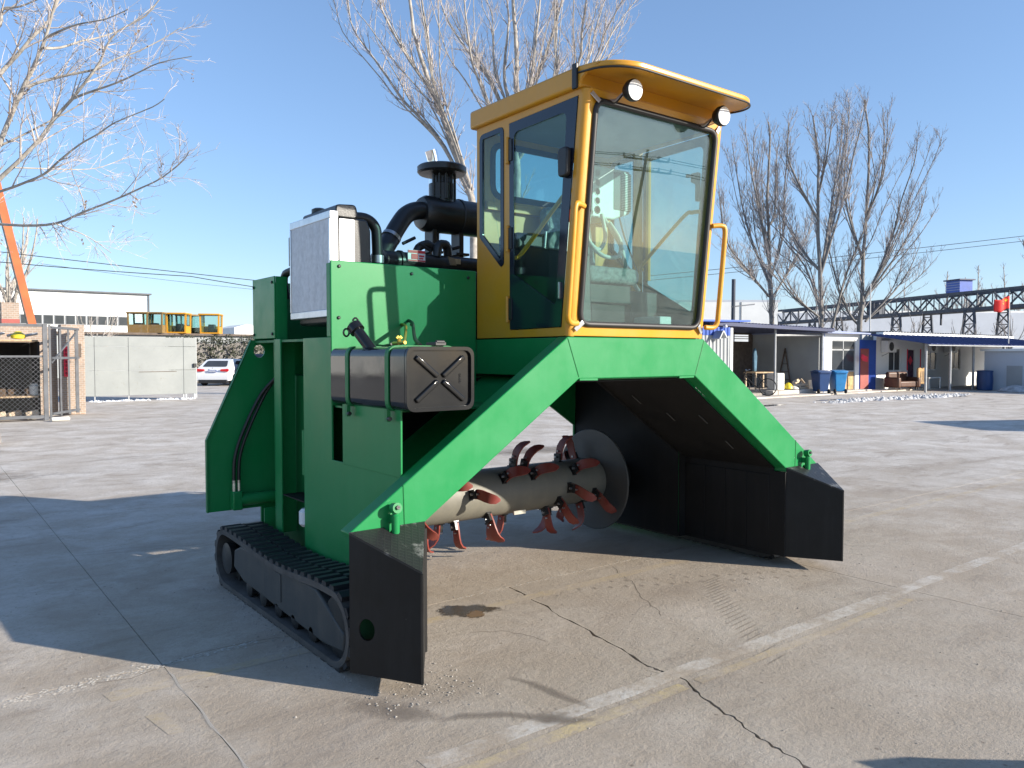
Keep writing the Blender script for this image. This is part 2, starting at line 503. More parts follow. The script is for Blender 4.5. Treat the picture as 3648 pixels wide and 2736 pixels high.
def gate_paint(name):
    t = NT(name)
    n1 = t.noise(1.2, 6, .65); n2 = t.noise(7, 5, .7)
    c = t.mix(t.ramp(n1, [(.35, 0), (.7, 1)]), (.225, .24, .235), (.275, .29, .28))
    c = t.mix(t.ramp(n2, [(.62, 0), (.72, .5)]), c, (.17, .15, .10))
    t.pbsdf(c, .5)
gate_paint('gate_white')

# ================================================================== the compost turner
MZ = .055                                   # machine measured from 55 mm above the yard
turner = thing('compost_turner', 'green crawler compost turner with yellow cab and red bladed rotor in the yard', 'machine', (0, 0, MZ))
def mir(poly): return [(-u, v) for u, v in reversed(poly)]

# --- front arch plate
A, HT, B_, ZO, C_, A2, H2 = .6255, 1.7097, 2.062, .7206, 1.629, .537, 1.4557
arch = [(-B_ + .02, ZO - .03), (-B_, ZO), (-A, HT), (A, HT), (B_, ZO), (B_ - .02, ZO - .03), (C_, ZO - .03), (C_, ZO), (A2, H2), (-A2, H2), (-C_, ZO), (-C_, ZO - .03)]
plate = MB().prism(arch, 'y', 0, .10).build('front_arch', 'green', turner, bevel=.006)
for s in (-1, 1):
    MB().tube([(s * (A + .004), -.0005, HT - .01), (s * (A2 + .003), -.0005, H2 + .012)], .0032, 5).build('weld_seam', 'green_old', plate)
for s in (-1, 1):                            # weld seams and lower scuffs on the arch
    k = (HT - ZO) / (B_ - A)
    MB().tube([(s * 1.755, -.001, .862 + (1.755 - 1.855) * 0 + .07), (s * 1.745, -.001, .62)], .003, 5).build('weld_seam', 'green_old', plate)
    MB().bar((s * .53, .012, 1.452), (s * .38, .012, 1.450), .02, .012).build('weld_bead', 'green', plate)

# --- tunnel: outer skin green, inner liner black
def strip_prism(line, th, y0, y1, name, mat, par, bev=0):
    off = []
    n = len(line)
    for i in range(n):
        d = Vector(line[min(i + 1, n - 1)]) - Vector(line[max(i - 1, 0)])
        nn = Vector((-d.y, d.x)).normalized()
        off.append(tuple(Vector(line[i]) + nn * th))
    return MB().prism(list(line) + off[::-1], 'y', y0, y1).build(name, mat, par, bevel=bev)
W = 1.63
sec = [(-W, .06), (-W, ZO), (-A2, H2 - .012), (A2, H2 - .012), (W, ZO), (W, .06)]
strip_prism(sec, .012, .102, 1.0, 'tunnel_skin', 'green', turner)
strip_prism([(-W + .004, .02), (-W + .004, ZO - .004), (-A2, H2 - .017), (A2, H2 - .017), (W - .004, ZO - .004), (W - .004, .02)], -.008, .102, 1.0, 'tunnel_liner', 'liner', turner)
CH = [(-1.545, .06), (-1.545, 1.44), (1.545, 1.44), (1.545, .06)]
strip_prism(CH, .012, 1.0, 2.335, 'rotor_chamber', 'green_old', turner)
strip_prism([(-1.54, .02), (-1.54, 1.435), (1.54, 1.435), (1.54, .02)], -.008, 1.0, 2.335, 'chamber_liner', 'liner', turner)
# step wall where tunnel meets the chamber (above and beside the slopes)
for s in (-1, 1):
    q = [(s * 1.63, .02), (s * 1.63, ZO), (s * 1.545, ZO + .06), (s * 1.545, .02)]
    MB().prism(q, 'y', .988, 1.0).build('step_plate', 'liner', turner)
    q = [(s * 1.545, ZO + .02), (s * .56, 1.39), (s * .54, 1.447), (s * 1.545, 1.447)]
    MB().prism(q, 'y', 1.001, 1.011).build('step_plate', 'liner', turner)
# liner plates with rivets on the right tunnel wall
for i in range(4):
    y0 = .14 + i * .21
    MB().box(1.614, 1.622, y0, y0 + .207, .05, .66).build('wear_plate', 'liner', turner, bevel=.003)
for (x, y) in ((1.0, .3), (1.0, .62), (1.32, .3), (.8, .8)):
    z = H2 - .03 - (x - A2) * (H2 - ZO) / (C_ - A2)
    MB().bar((x - .05, y, z + .034), (x + .05, y, z - .034), .012, .004).build('scratch_weld', 'disc_steel', turner)

# --- rear arch plate with lifting eyes
eye = [(-1.662 + .042 * cos(t), 1.63 + .050 * sin(t)) for t in [2 * pi * k / 14 for k in range(14)]]
rear = [(-2.05, .45), (-2.05, .976), (-1.725, 1.712), (1.725, 1.712), (2.05, .976), (2.05, .45), (1.66, .45), (1.66, .03), (1.52, .03), (1.52, .90), (.75, 1.40),
        (-.75, 1.40), (-1.52, .90), (-1.52, .03), (-1.66, .03), (-1.66, .45)]
rp = MB().prism(rear, 'y', 2.337, 2.357, holes=[eye, mir(eye)]).build('rear_arch', 'green', turner)
MB().prism([(-2.052, .45), (-2.052, .977), (-1.727, 1.714), (-1.73, 1.70), (-2.062, .98), (-2.062, .45)], 'y', 2.325, 2.36).build('edge_strip', 'green_old', rp)

# --- left and right side plates
side = [(1.39, .30), (1.39, 1.71), (.958, 1.71), (.958, .957), (.80, .957), (.10, .957), (.10, .30)]
up = [(.80, .95), (.80, 1.31), (.10, 1.31), (.10, .95)]
for s, nm in ((-1, 'left'), (1, 'right')):
    x0, x1 = s * 1.71, s * 1.698
    sp = MB().prism(side, 'x', x0, x1).build('side_plate', 'green', turner, bevel=.002)
    if s < 0: MB().prism(up, 'x', x0 + s * .003, x1 + s * .003).build('tank_bracket_plate', 'green', turner, bevel=.002)
    MB().prism([(1.79, .33), (1.79, 1.712), (1.90, 1.712), (1.90, .33)], 'x', x0, x1).build('side_post', 'green', turner, bevel=.003)
    MB().box(min(x0, s * 1.56), max(x0, s * 1.56) - (0 if s < 0 else 0), 1.902, 1.912, .33, 1.71).build('post_web', 'green', turner)
    MB().box(min(s * 1.70, s * 1.56), max(s * 1.70, s * 1.56), 1.376, 1.388, .34, 1.70).build('rib_plate', 'green', turner)
    for z in (.62,):
        MB().box(min(s * 1.70, s * 1.56), max(s * 1.70, s * 1.56), 1.39, 1.79, z, z + .008).build('shelf_rib', 'liner', turner)
    MB().cyl((s * 1.665, 1.46, .80), (s * 1.665, 1.46, 1.10), .028, 12).build('hydraulic_cylinder', 'green', turner, smooth=40)
    MB().lathe([(.03, 0), (.05, .02), (.05, .10), (.03, .12)], (s * 1.68, 1.43, .46), (0, 0, 1), 14).build('filter_bottle', 'white_plastic', turner, smooth=40)

# --- deck and engine housing
MB().box(-1.70, 1.70, 1.02, 2.33, 1.690, 1.706).build('engine_deck', 'green_old', turner)
MB().box(-1.69, -.63, .32, .95, 1.28, 1.292).build('tank_shelf', 'green_old', turner)
hp = MB().box(-1.71, -.632, .955, .967, 1.292, 2.18).build('hood_front_panel', 'green', turner, bevel=.005)
bolt = MB().lathe([(.011, 0), (.011, .006), (.006, .010)], (0, 0, 0), (0, -1, 0), 8).data('bolt', 'black_plastic', 40)
for x, z in ((-1.655, 2.145), (-1.145, 2.13), (-1.66, 1.83), (-.70, 2.13), (-1.145, 1.80)):
    inst('bolt', bolt, hp, (x, .955, z))
MB().box(-1.71, -1.70, .967, 1.02, 1.712, 2.165).build('hood_flange', 'green', turner, bevel=.003)
MB().box(-1.70, -1.60, 1.008, 1.018, 1.712, 2.16).build('hood_flange', 'green_old', turner)
rsp = MB().box(-1.71, -1.699, 1.89, 2.33, 1.718, 2.157).build('hood_side_panel', 'green', turner, bevel=.004)
boltx = MB().lathe([(.011, 0), (.011, .006), (.006, .010)], (0, 0, 0), (-1, 0, 0), 8).data('bolt', 'black_plastic', 40)
for y, z in ((1.93, 2.115), (2.30, 2.10), (1.93, 1.75), (2.30, 1.75)):
    inst('bolt', boltx, rsp, (-1.71, y, z))
MB().box(-1.699, -1.62, 1.885, 1.893, 1.708, 2.155).build('hood_flange', 'green', turner)
MB().box(-1.70, .70, 2.318, 2.33, 1.71, 2.15).build('hood_rear_panel', 'green_old', turner)
MB().box(.70, .712, 1.02, 2.33, 1.71, 2.15).build('hood_side_panel', 'green', turner)
MB().tube(catmull([(-1.60, 1.94, 2.0), (-1.62, 1.93, 2.16), (-1.60, 1.80, 2.20), (-1.56, 1.66, 2.25)]), .028, 8).build('coolant_hose', 'hose', turner, smooth=60)

# --- radiator standing in the left opening
rad = link('radiator', None, turner)
MB().box(-1.635, -1.615, 1.09, 1.71, 1.86, 2.49).build('core', 'cast_black', rad)
for z0, z1 in ((2.455, 2.505), (1.842, 1.89)):
    MB().box(-1.66, -1.60, 1.075, 1.725, z0, z1).build('tank_bar', 'alu', rad, bevel=.005)
for y in (1.075, 1.705):
    MB().box(-1.661, -1.602, y, y + .02, 1.889, 2.456).build('side_bar', 'alu', rad, bevel=.003)
fins = MB()
for i in range(32):
    y = 1.102 + i * .0188
    fins.box(-1.657, -1.634, y, y + .0125, 1.89, 2.456)
tag(fins.build('cooling_fins', 'alu_fin', rad), kind='stuff')
sh = MB()
sh.prism(rnd_poly([(-1.598, 1.80), (-1.598, 2.47), (-1.40, 2.47), (-1.372, 2.40), (-1.372, 1.80)], .02, 2), 'y', 1.078, 1.72)
sh.build('fan_shroud', 'cast_black', rad, bevel=.012)
MB().box(-1.595, -1.49, 1.072, 1.078, 1.80, 2.46).build('shroud_side', 'steel', rad, bevel=.002)
MB().prism(rnd_poly([(-1.61, 2.47), (-1.61, 2.55), (-1.47, 2.56), (-1.45, 2.47)], .03, 3), 'y', 1.09, 1.62).build('header_tank', 'cast_black', rad, bevel=.012)
MB().lathe([(.05, 0), (.05, .025), (.03, .035)], (-1.55, 1.48, 2.55), (0, 0, 1), 16).build('filler_cap', 'cast_black', rad, smooth=40)
MB().box(-1.64, -1.60, 1.722, 1.80, 2.22, 2.42).build('mount_bracket', 'cast_black', rad, bevel=.006)
MB().tube(catmull([(-1.46, 1.25, 2.50), (-1.33, 1.25, 2.51), (-1.255, 1.25, 2.46), (-1.24, 1.25, 2.36), (-1.236, 1.25, 2.10)], 5), .036, 12).build('radiator_hose', 'hose', turner, smooth=60)
MB().lathe([(.045, 0), (.045, .05)], (-1.236, 1.25, 2.22), (0, 0, 1), 12).build('hose_clamp', 'steel', turner, smooth=40)

# --- engine, air cleaner and exhaust
MB().box(-1.25, .45, 1.12, 1.95, 1.71, 2.20).build('engine_block', 'cast_black', turner, bevel=.03)
ml = MB().cyl((-1.14, 1.36, 2.255), (-.30, 1.36, 2.255), .072, 18).build('intake_manifold', 'cast_black', turner, smooth=40)
MB().lathe([(.082, 0), (.082, .02)], (-1.02, 1.36, 2.255), (1, 0, 0), 16).build('flange', 'cast_black', turner, smooth=40)
st = MB().box(-.985, -.845, 1.278, 1.283, 2.255, 2.335)
lab = st.build('warning_label', 'sticker_white', turner)
for z0, z1, x0, x1, c in ((2.315, 2.333, -.983, -.847, 'sticker_red'), (2.257, 2.267, -.983, -.847, 'sticker_red'), (2.272, 2.309, -.958, -.905, 'sticker_red'), (2.290, 2.302, -.895, -.855, 'sticker_red'), (2.274, 2.284, -.895, -.862, 'sticker_red')):
    MB().box(x0, x1, 1.275, 1.2785, z0, z1).build('label_print', c, lab)
MB().box(-1.12, -.30, 1.30, 1.48, 2.12, 2.20).build('valve_cover', 'cast_black', turner, bevel=.02)
MB().tube(catmull([(-.86, 1.38, 2.30), (-.84, 1.38, 2.37), (-.76, 1.38, 2.40), (-.70, 1.38, 2.36)], 4), .03, 10).build('breather_pipe', 'cast_black', turner, smooth=60)
MB().tube(catmull([(-.72, 1.33, 2.31), (-.70, 1.33, 2.39), (-.63, 1.34, 2.40), (-.60, 1.36, 2.33)], 4), .034, 10).build('thermostat_elbow', 'cast_black', turner, smooth=60)
for x, z, a in ((-.93, 2.385, .05), (-.80, 2.395, -.04), (-.55, 2.37, .03)):
    MB().cyl((x - .05, 1.36, z), (x + .05, 1.36, z + a), .012, 8).build('fuel_line', 'hose', turner)
MB().prism([(-.66, 2.31), (-.60, 2.30), (-.585, 2.25), (-.64, 2.25)], 'y', 1.27, 1.285).build('lifting_bracket', 'steel', turner)
MB().box(-.60, -.545, 1.277, 1.282, 2.262, 2.30).build('name_plate', 'zinc', turner)
ac = MB().lathe([(.06, -.045), (.115, -.035), (.135, .0), (.135, .28), (.142, .285), (.142, .31), (.135, .315), (.135, .62), (.09, .65)], (-.655, 1.6, 2.665), (1, 0, 0), 26).build('air_cleaner', 'cast_black', turner, smooth=35)
MB().lathe([(.10, 0), (.10, .14), (.07, .15), (.07, .20), (.175, .215), (.188, .23), (.188, .268), (.175, .278), (.05, .30)], (-.50, 1.6, 2.76), (0, 0, 1), 26).build('intake_cap', 'cast_black', ac, smooth=35)
for k in range(5):
    a = radians(200 + 28 * k)
    MB().tube([(-.50 + .10 * cos(a), 1.6 + .10 * sin(a), 2.78), (-.50 + .10 * cos(a), 1.6 + .10 * sin(a), 2.97)], .012, 6).build('cap_rib', 'cast_black', ac, smooth=60)
MB().tube(catmull([(-.60, 1.58, 2.665), (-.72, 1.56, 2.675), (-.84, 1.54, 2.63), (-.93, 1.52, 2.53), (-1.00, 1.50, 2.43), (-1.08, 1.46, 2.33), (-1.16, 1.42, 2.22)], 5), .066, 14).build('intake_pipe', 'hose', turner, smooth=60)
MB().lathe([(.072, 0), (.072, .025)], (-.985, 1.505, 2.455), (-.55, -.15, -.75), 16).build('pipe_clamp', 'steel', turner, smooth=40)
for x in (-.60, -.36):
    MB().box(x - .02, x + .02, 1.54, 1.66, 2.19, 2.56).build('cleaner_bracket', 'cast_black', turner, bevel=.004)
    MB().box(x - .06, x + .06, 1.52, 1.68, 2.365, 2.385).build('cleaner_foot', 'cast_black', turner, bevel=.004)
MB().tube(catmull([(-.42, 1.84, 2.10), (-.42, 1.84, 2.95), (-.425, 1.84, 3.10), (-.437, 1.84, 3.17), (-.452, 1.84, 3.215)], 5), .048, 16).build('exhaust_stack', 'chrome', turner, smooth=60)

# --- fuel tank with straps
tank = link('fuel_tank', None, turner)
tp = rnd_poly([(-1.745, 1.305), (-1.745, 1.645), (-1.325, 1.645), (-1.325, 1.305)], .055, 6)
MB().prism(tp, 'y', -.005, .895).build('body', 'black_gloss', tank, bevel=.008, seg=3)
ti = rnd_poly([(-1.725, 1.325), (-1.725, 1.625), (-1.345, 1.625), (-1.345, 1.325)], .045, 6)
MB().prism(tp, 'y', -.022, -.004, holes=[ti]).build('rim', 'black_gloss', tank, bevel=.004)
dz = (1.60 - 1.36) / 2
for sx in (-1, 1):
    for sz in (-1, 1):
        MB().bar((-1.535 + sx * .016, -.006, 1.475 + sz * .013), (-1.535 + sx * .148, -.006, 1.475 + sz * .116), .028, .030, up=(0, 1, 0)).build('pressed_rib', 'black_gloss', tank, bevel=.007, seg=3)
for i, z in enumerate((1.455, 1.468, 1.481, 1.494)):
    MB().tube([(-1.408 + .006 * cos(t), -.0065, z + .005 * sin(t)) for t in [k * .9 for k in range(7 - i % 2)]], .0018, 5).build('stamped_mark', 'black_gloss', tank)
for y in (.66, .18):
    o2 = rnd_poly([(-1.752, 1.298), (-1.752, 1.652), (-1.318, 1.652), (-1.318, 1.298)], .06, 6)
    stp = MB().prism(o2, 'y', y - .019, y + .019, holes=[tp]).build('strap', 'green_old', tank)
    MB().box(-1.757, -1.735, y - .014, y + .014, 1.245, 1.31).build('strap_end', 'green_old', stp)
    MB().lathe([(.012, 0), (.012, .03)], (-1.746, y, 1.262), (0, -1, 0), 8).build('strap_nut', 'cast_black', stp)
fd = Vector((-.22, .55, .62)).normalized()
fo = Vector((-1.66, .50, 1.615))
MB().lathe([(.033, -.03), (.033, .17), (.045, .17), (.045, .215), (.02, .235)], fo, fd, 18).build('filler_neck', 'black_gloss', tank, smooth=40)
for k in (0, 1):
    c = fo + fd * (.20 + .02 * k) + Vector((-.045 + .07 * k, .02, .02 - .05 * (1 - k)))
    MB().ring([c + Vector((.022 * cos(t), .008 * cos(t), .022 * sin(t))) for t in [2 * pi * j / 10 for j in range(10)]], .006, 5).build('cap_clip', 'black_plastic', tank)
v1 = MB().cyl((-1.50, .56, 1.668), (-1.50, .42, 1.672), .010, 8); v1.cyl((-1.50, .49, 1.66), (-1.50, .49, 1.70), .012, 8)
v1.build('fuel_valve', 'brass', tank, smooth=40)
MB().prism([(-1.522, 1.70), (-1.508, 1.715), (-1.50, 1.705), (-1.492, 1.715), (-1.478, 1.70), (-1.495, 1.690), (-1.505, 1.690)], 'y', .485, .495).build('valve_handle', 'yellow_plastic', tank)
MB().tube(catmull([(-1.50, .58, 1.665), (-1.49, .70, 1.655), (-1.48, .80, 1.66)], 4), .008, 6).build('fuel_hose', 'hose', tank)
MB().tube(catmull([(-1.50, .44, 1.675), (-1.40, .60, 1.69), (-1.25, .85, 1.78), (-1.22, .955, 1.80)], 5), .010, 6).build('fuel_hose', 'brass', tank, smooth=60)
MB().tube(catmull([(-1.47, .30, 1.655), (-1.36, .55, 1.70), (-1.20, .85, 1.80), (-1.17, .955, 1.825)], 5), .011, 6).build('fuel_hose', 'hose', tank, smooth=60)
MB().box(-1.47, -1.40, .14, .24, 1.652, 1.672).build('sender_plate', 'black_plastic', tank, bevel=.003)
MB().cyl((-1.46, .15, 1.67), (-1.41, .15, 1.67), .012, 8).build('sender_nut', 'black_plastic', tank)

# --- pedestal under the cab
MB().box(-.626, .626, .105, 1.0, 1.47, 1.707).build('cab_pedestal', 'green', turner, bevel=.004)
MB().box(-.60, .60, .12, 1.0, 1.462, 1.47).build('pedestal_floor', 'liner', turner)

# --- deflector wedges in front of the legs
for s in (-1, 1):
    O, I, T = Vector((s * 2.062, -.004)), Vector((s * 1.629, -.004)), Vector((s * 1.853, -.354))
    zt, zp, zb = .560, .716, .03
    df = link('deflector', None, turner)
    tag(df, 'black wedge deflector under the ' + ('near leg with a round hole' if s < 0 else 'far leg'))
    notch = O + (I - O) * .52 
    # top plate: outline with a notch for the pin
    def topz(p): return zp + (zt - zp) * ((-.004 - p[1]) / .35)
    nt = [(notch.x + .032 * cos(t), -.004 - .062 * sin(t)) for t in [pi * k / 8 for k in range(9)]]
    if s > 0: nt = nt[::-1]
    pol = [tuple(O)] + (nt[::-1] if s < 0 else nt[::-1]) + [tuple(I), tuple(T)]
    MB().prism(pol, 'z', 0, .012, fn=lambda u, v, w: (u, v, topz((u, v)) + w)).build('top_plate', 'tread_plate', df)
    for P, Q, nm in ((O, T, 'outer_plate'), (I, T, 'inner_plate')):
        d = (Q - P); L = d.length; d.normalize()
        nn = Vector((d.y, -d.x)) * (.010)
        if nn.dot(Vector(((O + I).x / 2, .0)) - P) < 0: nn = -nn
        pl = [(0, zb), (0, zp), (L, zt), (L, zb)]
        hl = []
        if nm == 'outer_plate':
            hl = [[(L * .24 + .045 * cos(t), .255 + .055 * sin(t)) for t in [2 * pi * k / 20 for k in range(20)]]]
        MB().prism(pl, 'z', 0, 1, fn=lambda u, v, w, P=P, d=d, nn=nn: (P.x + d.x * u + nn.x * w, P.y + d.y * u + nn.y * w, v), holes=hl).build(nm, 'black_paint', df)
    MB().box(min(s * 2.05, s * 1.64), max(s * 2.05, s * 1.64), -.016, -.006, .035, .70).build('back_plate', 'liner', df)
    MB().lathe([(.075, 0), (.075, .004)], (s * 1.955, -.017, .255), (0, -1, 0), 18).build('green_patch', 'green_shaded', df)
    MB().box(min(s * 1.616, s * 1.645), max(s * 1.616, s * 1.645), -.003, .101, .03, ZO - .032).build('jamb_plate', 'liner', df)
    # lifting pin in its notch
    px = notch.x + .01
    pin = MB().lathe([(.020, 0), (.022, .10), (.017, .105), (.017, .125)], (px, -.048, .69), (0, 0, 1), 14).build('lock_pin', 'green', df, smooth=40)
    MB().lathe([(.027, -.022), (.027, .022)], (px, -.048, .828), (0, -1, .15), 14).build('pin_head', 'green', pin, smooth=40)
    MB().lathe([(.011, 0), (.011, .05)], (px, -.03, .828), (0, -1, .15), 8).build('pin_bolt', 'cast_black', pin, smooth=40)
    MB().box(px - .014, px + .014, -.045, .005, .75, .79).build('pin_bracket', 'green', pin, bevel=.003)

# --- crawler tracks
def track_path(n):
    """points (y,z,tangent) evenly along the belt loop"""
    yf, yr, zc, r = .30, 2.09, .158, .205
    pts = []
    for k in range(24): t = -pi / 2 + pi * k / 24; pts.append((yr + r * cos(t), zc + r * sin(t)))
    for k in range(20):
        w = k / 20; y = yr + (yf - yr) * w
        pts.append((y, zc + r - .045 * sin(pi * min(1, w * 1.05)) ** 2 * (.4 + w)))
    for k in range(24): t = pi / 2 + pi * k / 24; pts.append((yf + r * cos(t), zc + r * sin(t)))
    for k in range(20): pts.append((yf + (yr - yf) * k / 20, zc - r))
    P = [Vector((0, a, b)) for a, b in pts]; P.append(P[0])
    seg = [(P[i + 1] - P[i]).length for i in range(len(P) - 1)]; tot = sum(seg); out = []
    for k in range(n):
        d = tot * k / n; i = 0
        while d > seg[i]: d -= seg[i]; i += 1
        t = (P[i + 1] - P[i]).normalized(); out.append((P[i] + t * d, t))
    return out
lug = MB()
lug.prism([(-.030, 0), (-.022, .024), (.022, .024), (.030, 0)], 'x', -.068, .068)
lug_me = lug.data('track_lug', 'rubber')
def make_track(s, detail):
    x0, x1 = (s * 2.02, s * 1.735)
    xa, xb = min(x0, x1), max(x0, x1)
    tr = link('crawler_track', None, turner)
    loop = track_path(120)
    b = MB(); n = len(loop); vv = []
    for q, t in loop:
        nn = Vector((0, t.z, -t.y))
        for x, off in ((xa, 0), (xb, 0), (xb, -.035), (xa, -.035)):
            vv.append((x, q.y + nn.y * off, q.z + nn.z * off))
    ff = []
    for i in range(n):
        j = (i + 1) % n
        for k in range(4):
            ff.append((i*4+k, i*4+(k+1) % 4, j*4+(k+1) % 4, j*4+k))
    b.add(vv, ff); b.build('belt', 'rubber_dusty', tr, smooth=40)
    npad = 50
    pads = track_path(npad * 2)
    for k, (q, t) in enumerate(pads):
        nn = Vector((0, t.z, -t.y))
        row = k % 2
        xc = s * (2.02 - .070) if row == 0 else s * (1.735 + .070)
        m = Matrix.Translation((xc, q.y, q.z)) @ Matrix(((1, 0, 0, 0), (0, t.y, nn.y, 0), (0, t.z, nn.z, 0), (0, 0, 0, 1)))
        inst('track_lug', lug_me, tr, mat4=m)
    xo = s * 2.0; xi = s * 1.80
    prof = [(.20, .05), (.20, .15), (.55, .305), (1.80, .30), (1.93, .25), (1.95, .13), (1.75, .07), (.45, .025)]
    MB().prism(prof, 'x', xo, xi).build('roller_frame', 'roller_frame', tr, bevel=.012)
    MB().prism([(.62, .308), (1.66, .303), (1.66, .318), (.62, .325)], 'x', s * 2.008, xi).build('frame_cap', 'roller_frame', tr, bevel=.004)
    MB().box(min(s * 2.006, xo), max(s * 2.006, xo), 1.06, 1.16, .10, .27).build('frame_patch', 'roller_frame', tr, bevel=.003)
    for y in (.62, .88, 1.14, 1.40, 1.66):
        MB().lathe([(.03, .0), (.058, .01), (.058, .05), (.040, .06), (.040, .12), (.058, .13), (.058, .17)], (s * 2.0, y, .042), (-s, 0, 0), 16).build('track_roller', 'cast_black', tr, smooth=40)
    MB().lathe([(.05, -.01), (.16, 0), (.165, .05), (.10, .06), (.10, .12), (.165, .13), (.165, .18)], (s * 1.985, .30, .158), (-s, 0, 0), 24).build('idler', 'cast_black', tr, smooth=35)
    w = MB(); prof2 = []
    for k in range(36):
        a = 2 * pi * k / 36; rr = .165 if (k % 3) else .14
        prof2.append((2.09 + rr * cos(a), .158 + rr * sin(a)))
    w.prism(prof2, 'x', s * 1.93, s * 1.84); w.lathe([(.11, 0), (.11, .05), (.06, .06)], (s * 1.95, 2.09, .158), (s, 0, 0), 18)
    w.build('sprocket', 'cast_black', tr, smooth=35)
    return tr
make_track(-1, True); make_track(1, True)

# --- rotor
rot = link('rotor', None, turner)
RY, RZ = 1.70, .47
MB().lathe([(.10, -.02), (.197, 0), (.197, 2.66), (.10, 2.68)], (-1.50, RY, RZ), (1, 0, 0), 40).build('drum', 'drum', rot, smooth=35)
MB().lathe([(.18, 0), (.450, 0), (.455, .004), (.455, .014), (.18, .014)], (1.17, RY, RZ), (1, 0, 0), 56).build('end_disc', 'disc_steel', rot, smooth=30)
MB().lathe([(.09, 0), (.09, .36)], (1.17, RY, RZ), (1, 0, 0), 20).build('shaft', 'cast_black', rot, smooth=35)
MB().lathe([(.16, 0), (.16, .05), (.12, .08)], (1.46, RY, RZ), (1, 0, 0), 24).build('bearing_hub', 'cast_black', rot, smooth=35)
# curved L tine: ribbon of (radial, tangential, axial) stations with width
def ribbon(st, wid, th):
    b = MB(); vv = []; n = len(st)
    for i, p in enumerate(st):
        p = Vector(p); d = (Vector(st[min(i + 1, n - 1)]) - Vector(st[max(i - 1, 0)])).normalized()
        a = Vector((0, 1, 0)); a = (a - d * a.dot(d)).normalized(); c = d.cross(a)
        w = wid[i] / 2
        for sa, sc in ((-1, -1), (1, -1), (1, 1), (-1, 1)):
            vv.append(p + a * w * sa + c * th / 2 * sc)
    ff = [(i*4+k, i*4+(k+1) % 4, (i+1)*4+(k+1) % 4, (i+1)*4+k) for i in range(n - 1) for k in range(4)]
    ff += [(3, 2, 1, 0), tuple((n - 1) * 4 + k for k in range(4))]
    return b.add(vv, ff)
# local frame: x = radial, y = tangential, z = axial
tine_me = ribbon([(.205, .0, .018), (.265, .004, .018), (.315, .016, .020), (.355, .034, .030), (.388, .052, .052), (.405, .064, .085), (.413, .070, .118)], [.074, .078, .082, .082, .078, .064, .016], .012).data('tine', 'red_blade', 40)
tine2_me = ribbon([(.205, .0, -.018), (.265, .004, -.018), (.315, .016, -.020), (.355, .034, -.030), (.388, .052, -.052), (.405, .064, -.085), (.413, .070, -.118)], [.074, .078, .082, .082, .078, .064, .016], .012).data('tine', 'red_blade', 40)
hb = MB(); hb.box(.165, .262, -.036, .036, -.010, .010); hb.box(.165, .20, -.045, .045, -.022, .022)
hold_me = hb.data('tine_holder', 'cast_black')
tb = MB().cyl((.235, 0, -.03), (.235, 0, .032), .010, 8); tb.cyl((.285, .004, -.006), (.285, .004, .034), .008, 8)
tb_me = tb.data('tine_bolt', 'steel', 40)
# (x along the drum, angle from +y towards +z in degrees, hand)
TINES = [(-1.42, 20, 1), (-1.33, 250, 1), (-1.22, 120, -1), (-1.12, 300, 1), (-1.02, 200, 1), (-.93, 70, -1), (-.84, 262, 1), (-.74, 150, 1),
         (-.66, 275, -1), (-.58, 252, 1), (-.50, 168, 1), (-.42, 20, -1), (-.30, 232, 1), (-.22, 262, 1), (-.16, 140, 1), (-.04, 272, -1), (.04, 95, 1), (.12, 108, 1), (.14, 140, 1),
         (.22, 330, 1), (.33, 245, 1), (.42, 215, 1), (.44, 268, -1), (.52, 182, 1), (.56, 88, 1), (.60, 140, 1), (.66, 285, 1), (.74, 243, -1), (.82, 205, 1), (.86, 60, -1), (.88, 20, 1)]
for x, a, hnd in TINES:
    a = radians(a); x += .2
    er = Vector((0, cos(a), sin(a))); et = Vector((0, -sin(a), cos(a))); ex = Vector((1, 0, 0))
    m = Matrix(((er.x, et.x, ex.x, x), (er.y, et.y, ex.y, RY), (er.z, et.z, ex.z, RZ), (0, 0, 0, 1)))
    inst('tine', tine_me if hnd > 0 else tine2_me, rot, mat4=m)
    inst('tine_holder', hold_me, rot, mat4=m)
    inst('tine_bolt', tb_me, rot, mat4=m)
MB().box(.12, .24, RY - .20, RY - .185, .30, .33).build('balance_weight', 'zinc', rot)

# --- hydraulics at the left rear corner
MB().box(-1.90, -1.83, 2.24, 2.33, .46, .60).build('hydraulic_motor', 'green', turner, bevel=.008)
MB().cyl((-1.84, 2.28, .53), (-1.56, 2.28, .53), .045, 14).build('motor_body', 'green', turner, smooth=40)
MB().prism([(-1.72, .30), (-1.72, .48), (-1.58, .48), (-1.58, .30)], 'y', 2.10, 2.12).build('motor_mount', 'green', turner)
for k, x in enumerate((-1.885, -1.85)):
    MB().cyl((x, 2.27, .60), (x, 2.27, .68), .013, 8).build('hose_fitting', 'zinc', turner)
    MB().tube(catmull([(x, 2.27, .66), (x + .01, 2.27, .85), (x + .07, 2.25, 1.05), (-1.70 + .03 * k, 2.22, 1.30), (-1.60, 2.15, 1.44)], 5), .013, 7).build('hydraulic_hose', 'hose', turner, smooth=60)

# ------------------------------------------------------------------ cab
def yl(z): return -.107 * (z - 1.715)       # windscreen lean
ZB, ZT = 1.715, 3.15
SX = .626
cabf = MB()
for s in (-1, 1):                            # corner posts
    cabf.tube([(s * (SX - .035), yl(ZB) + .036, ZB), (s * (SX - .035), yl(ZT) + .036, ZT)], .036, 14)
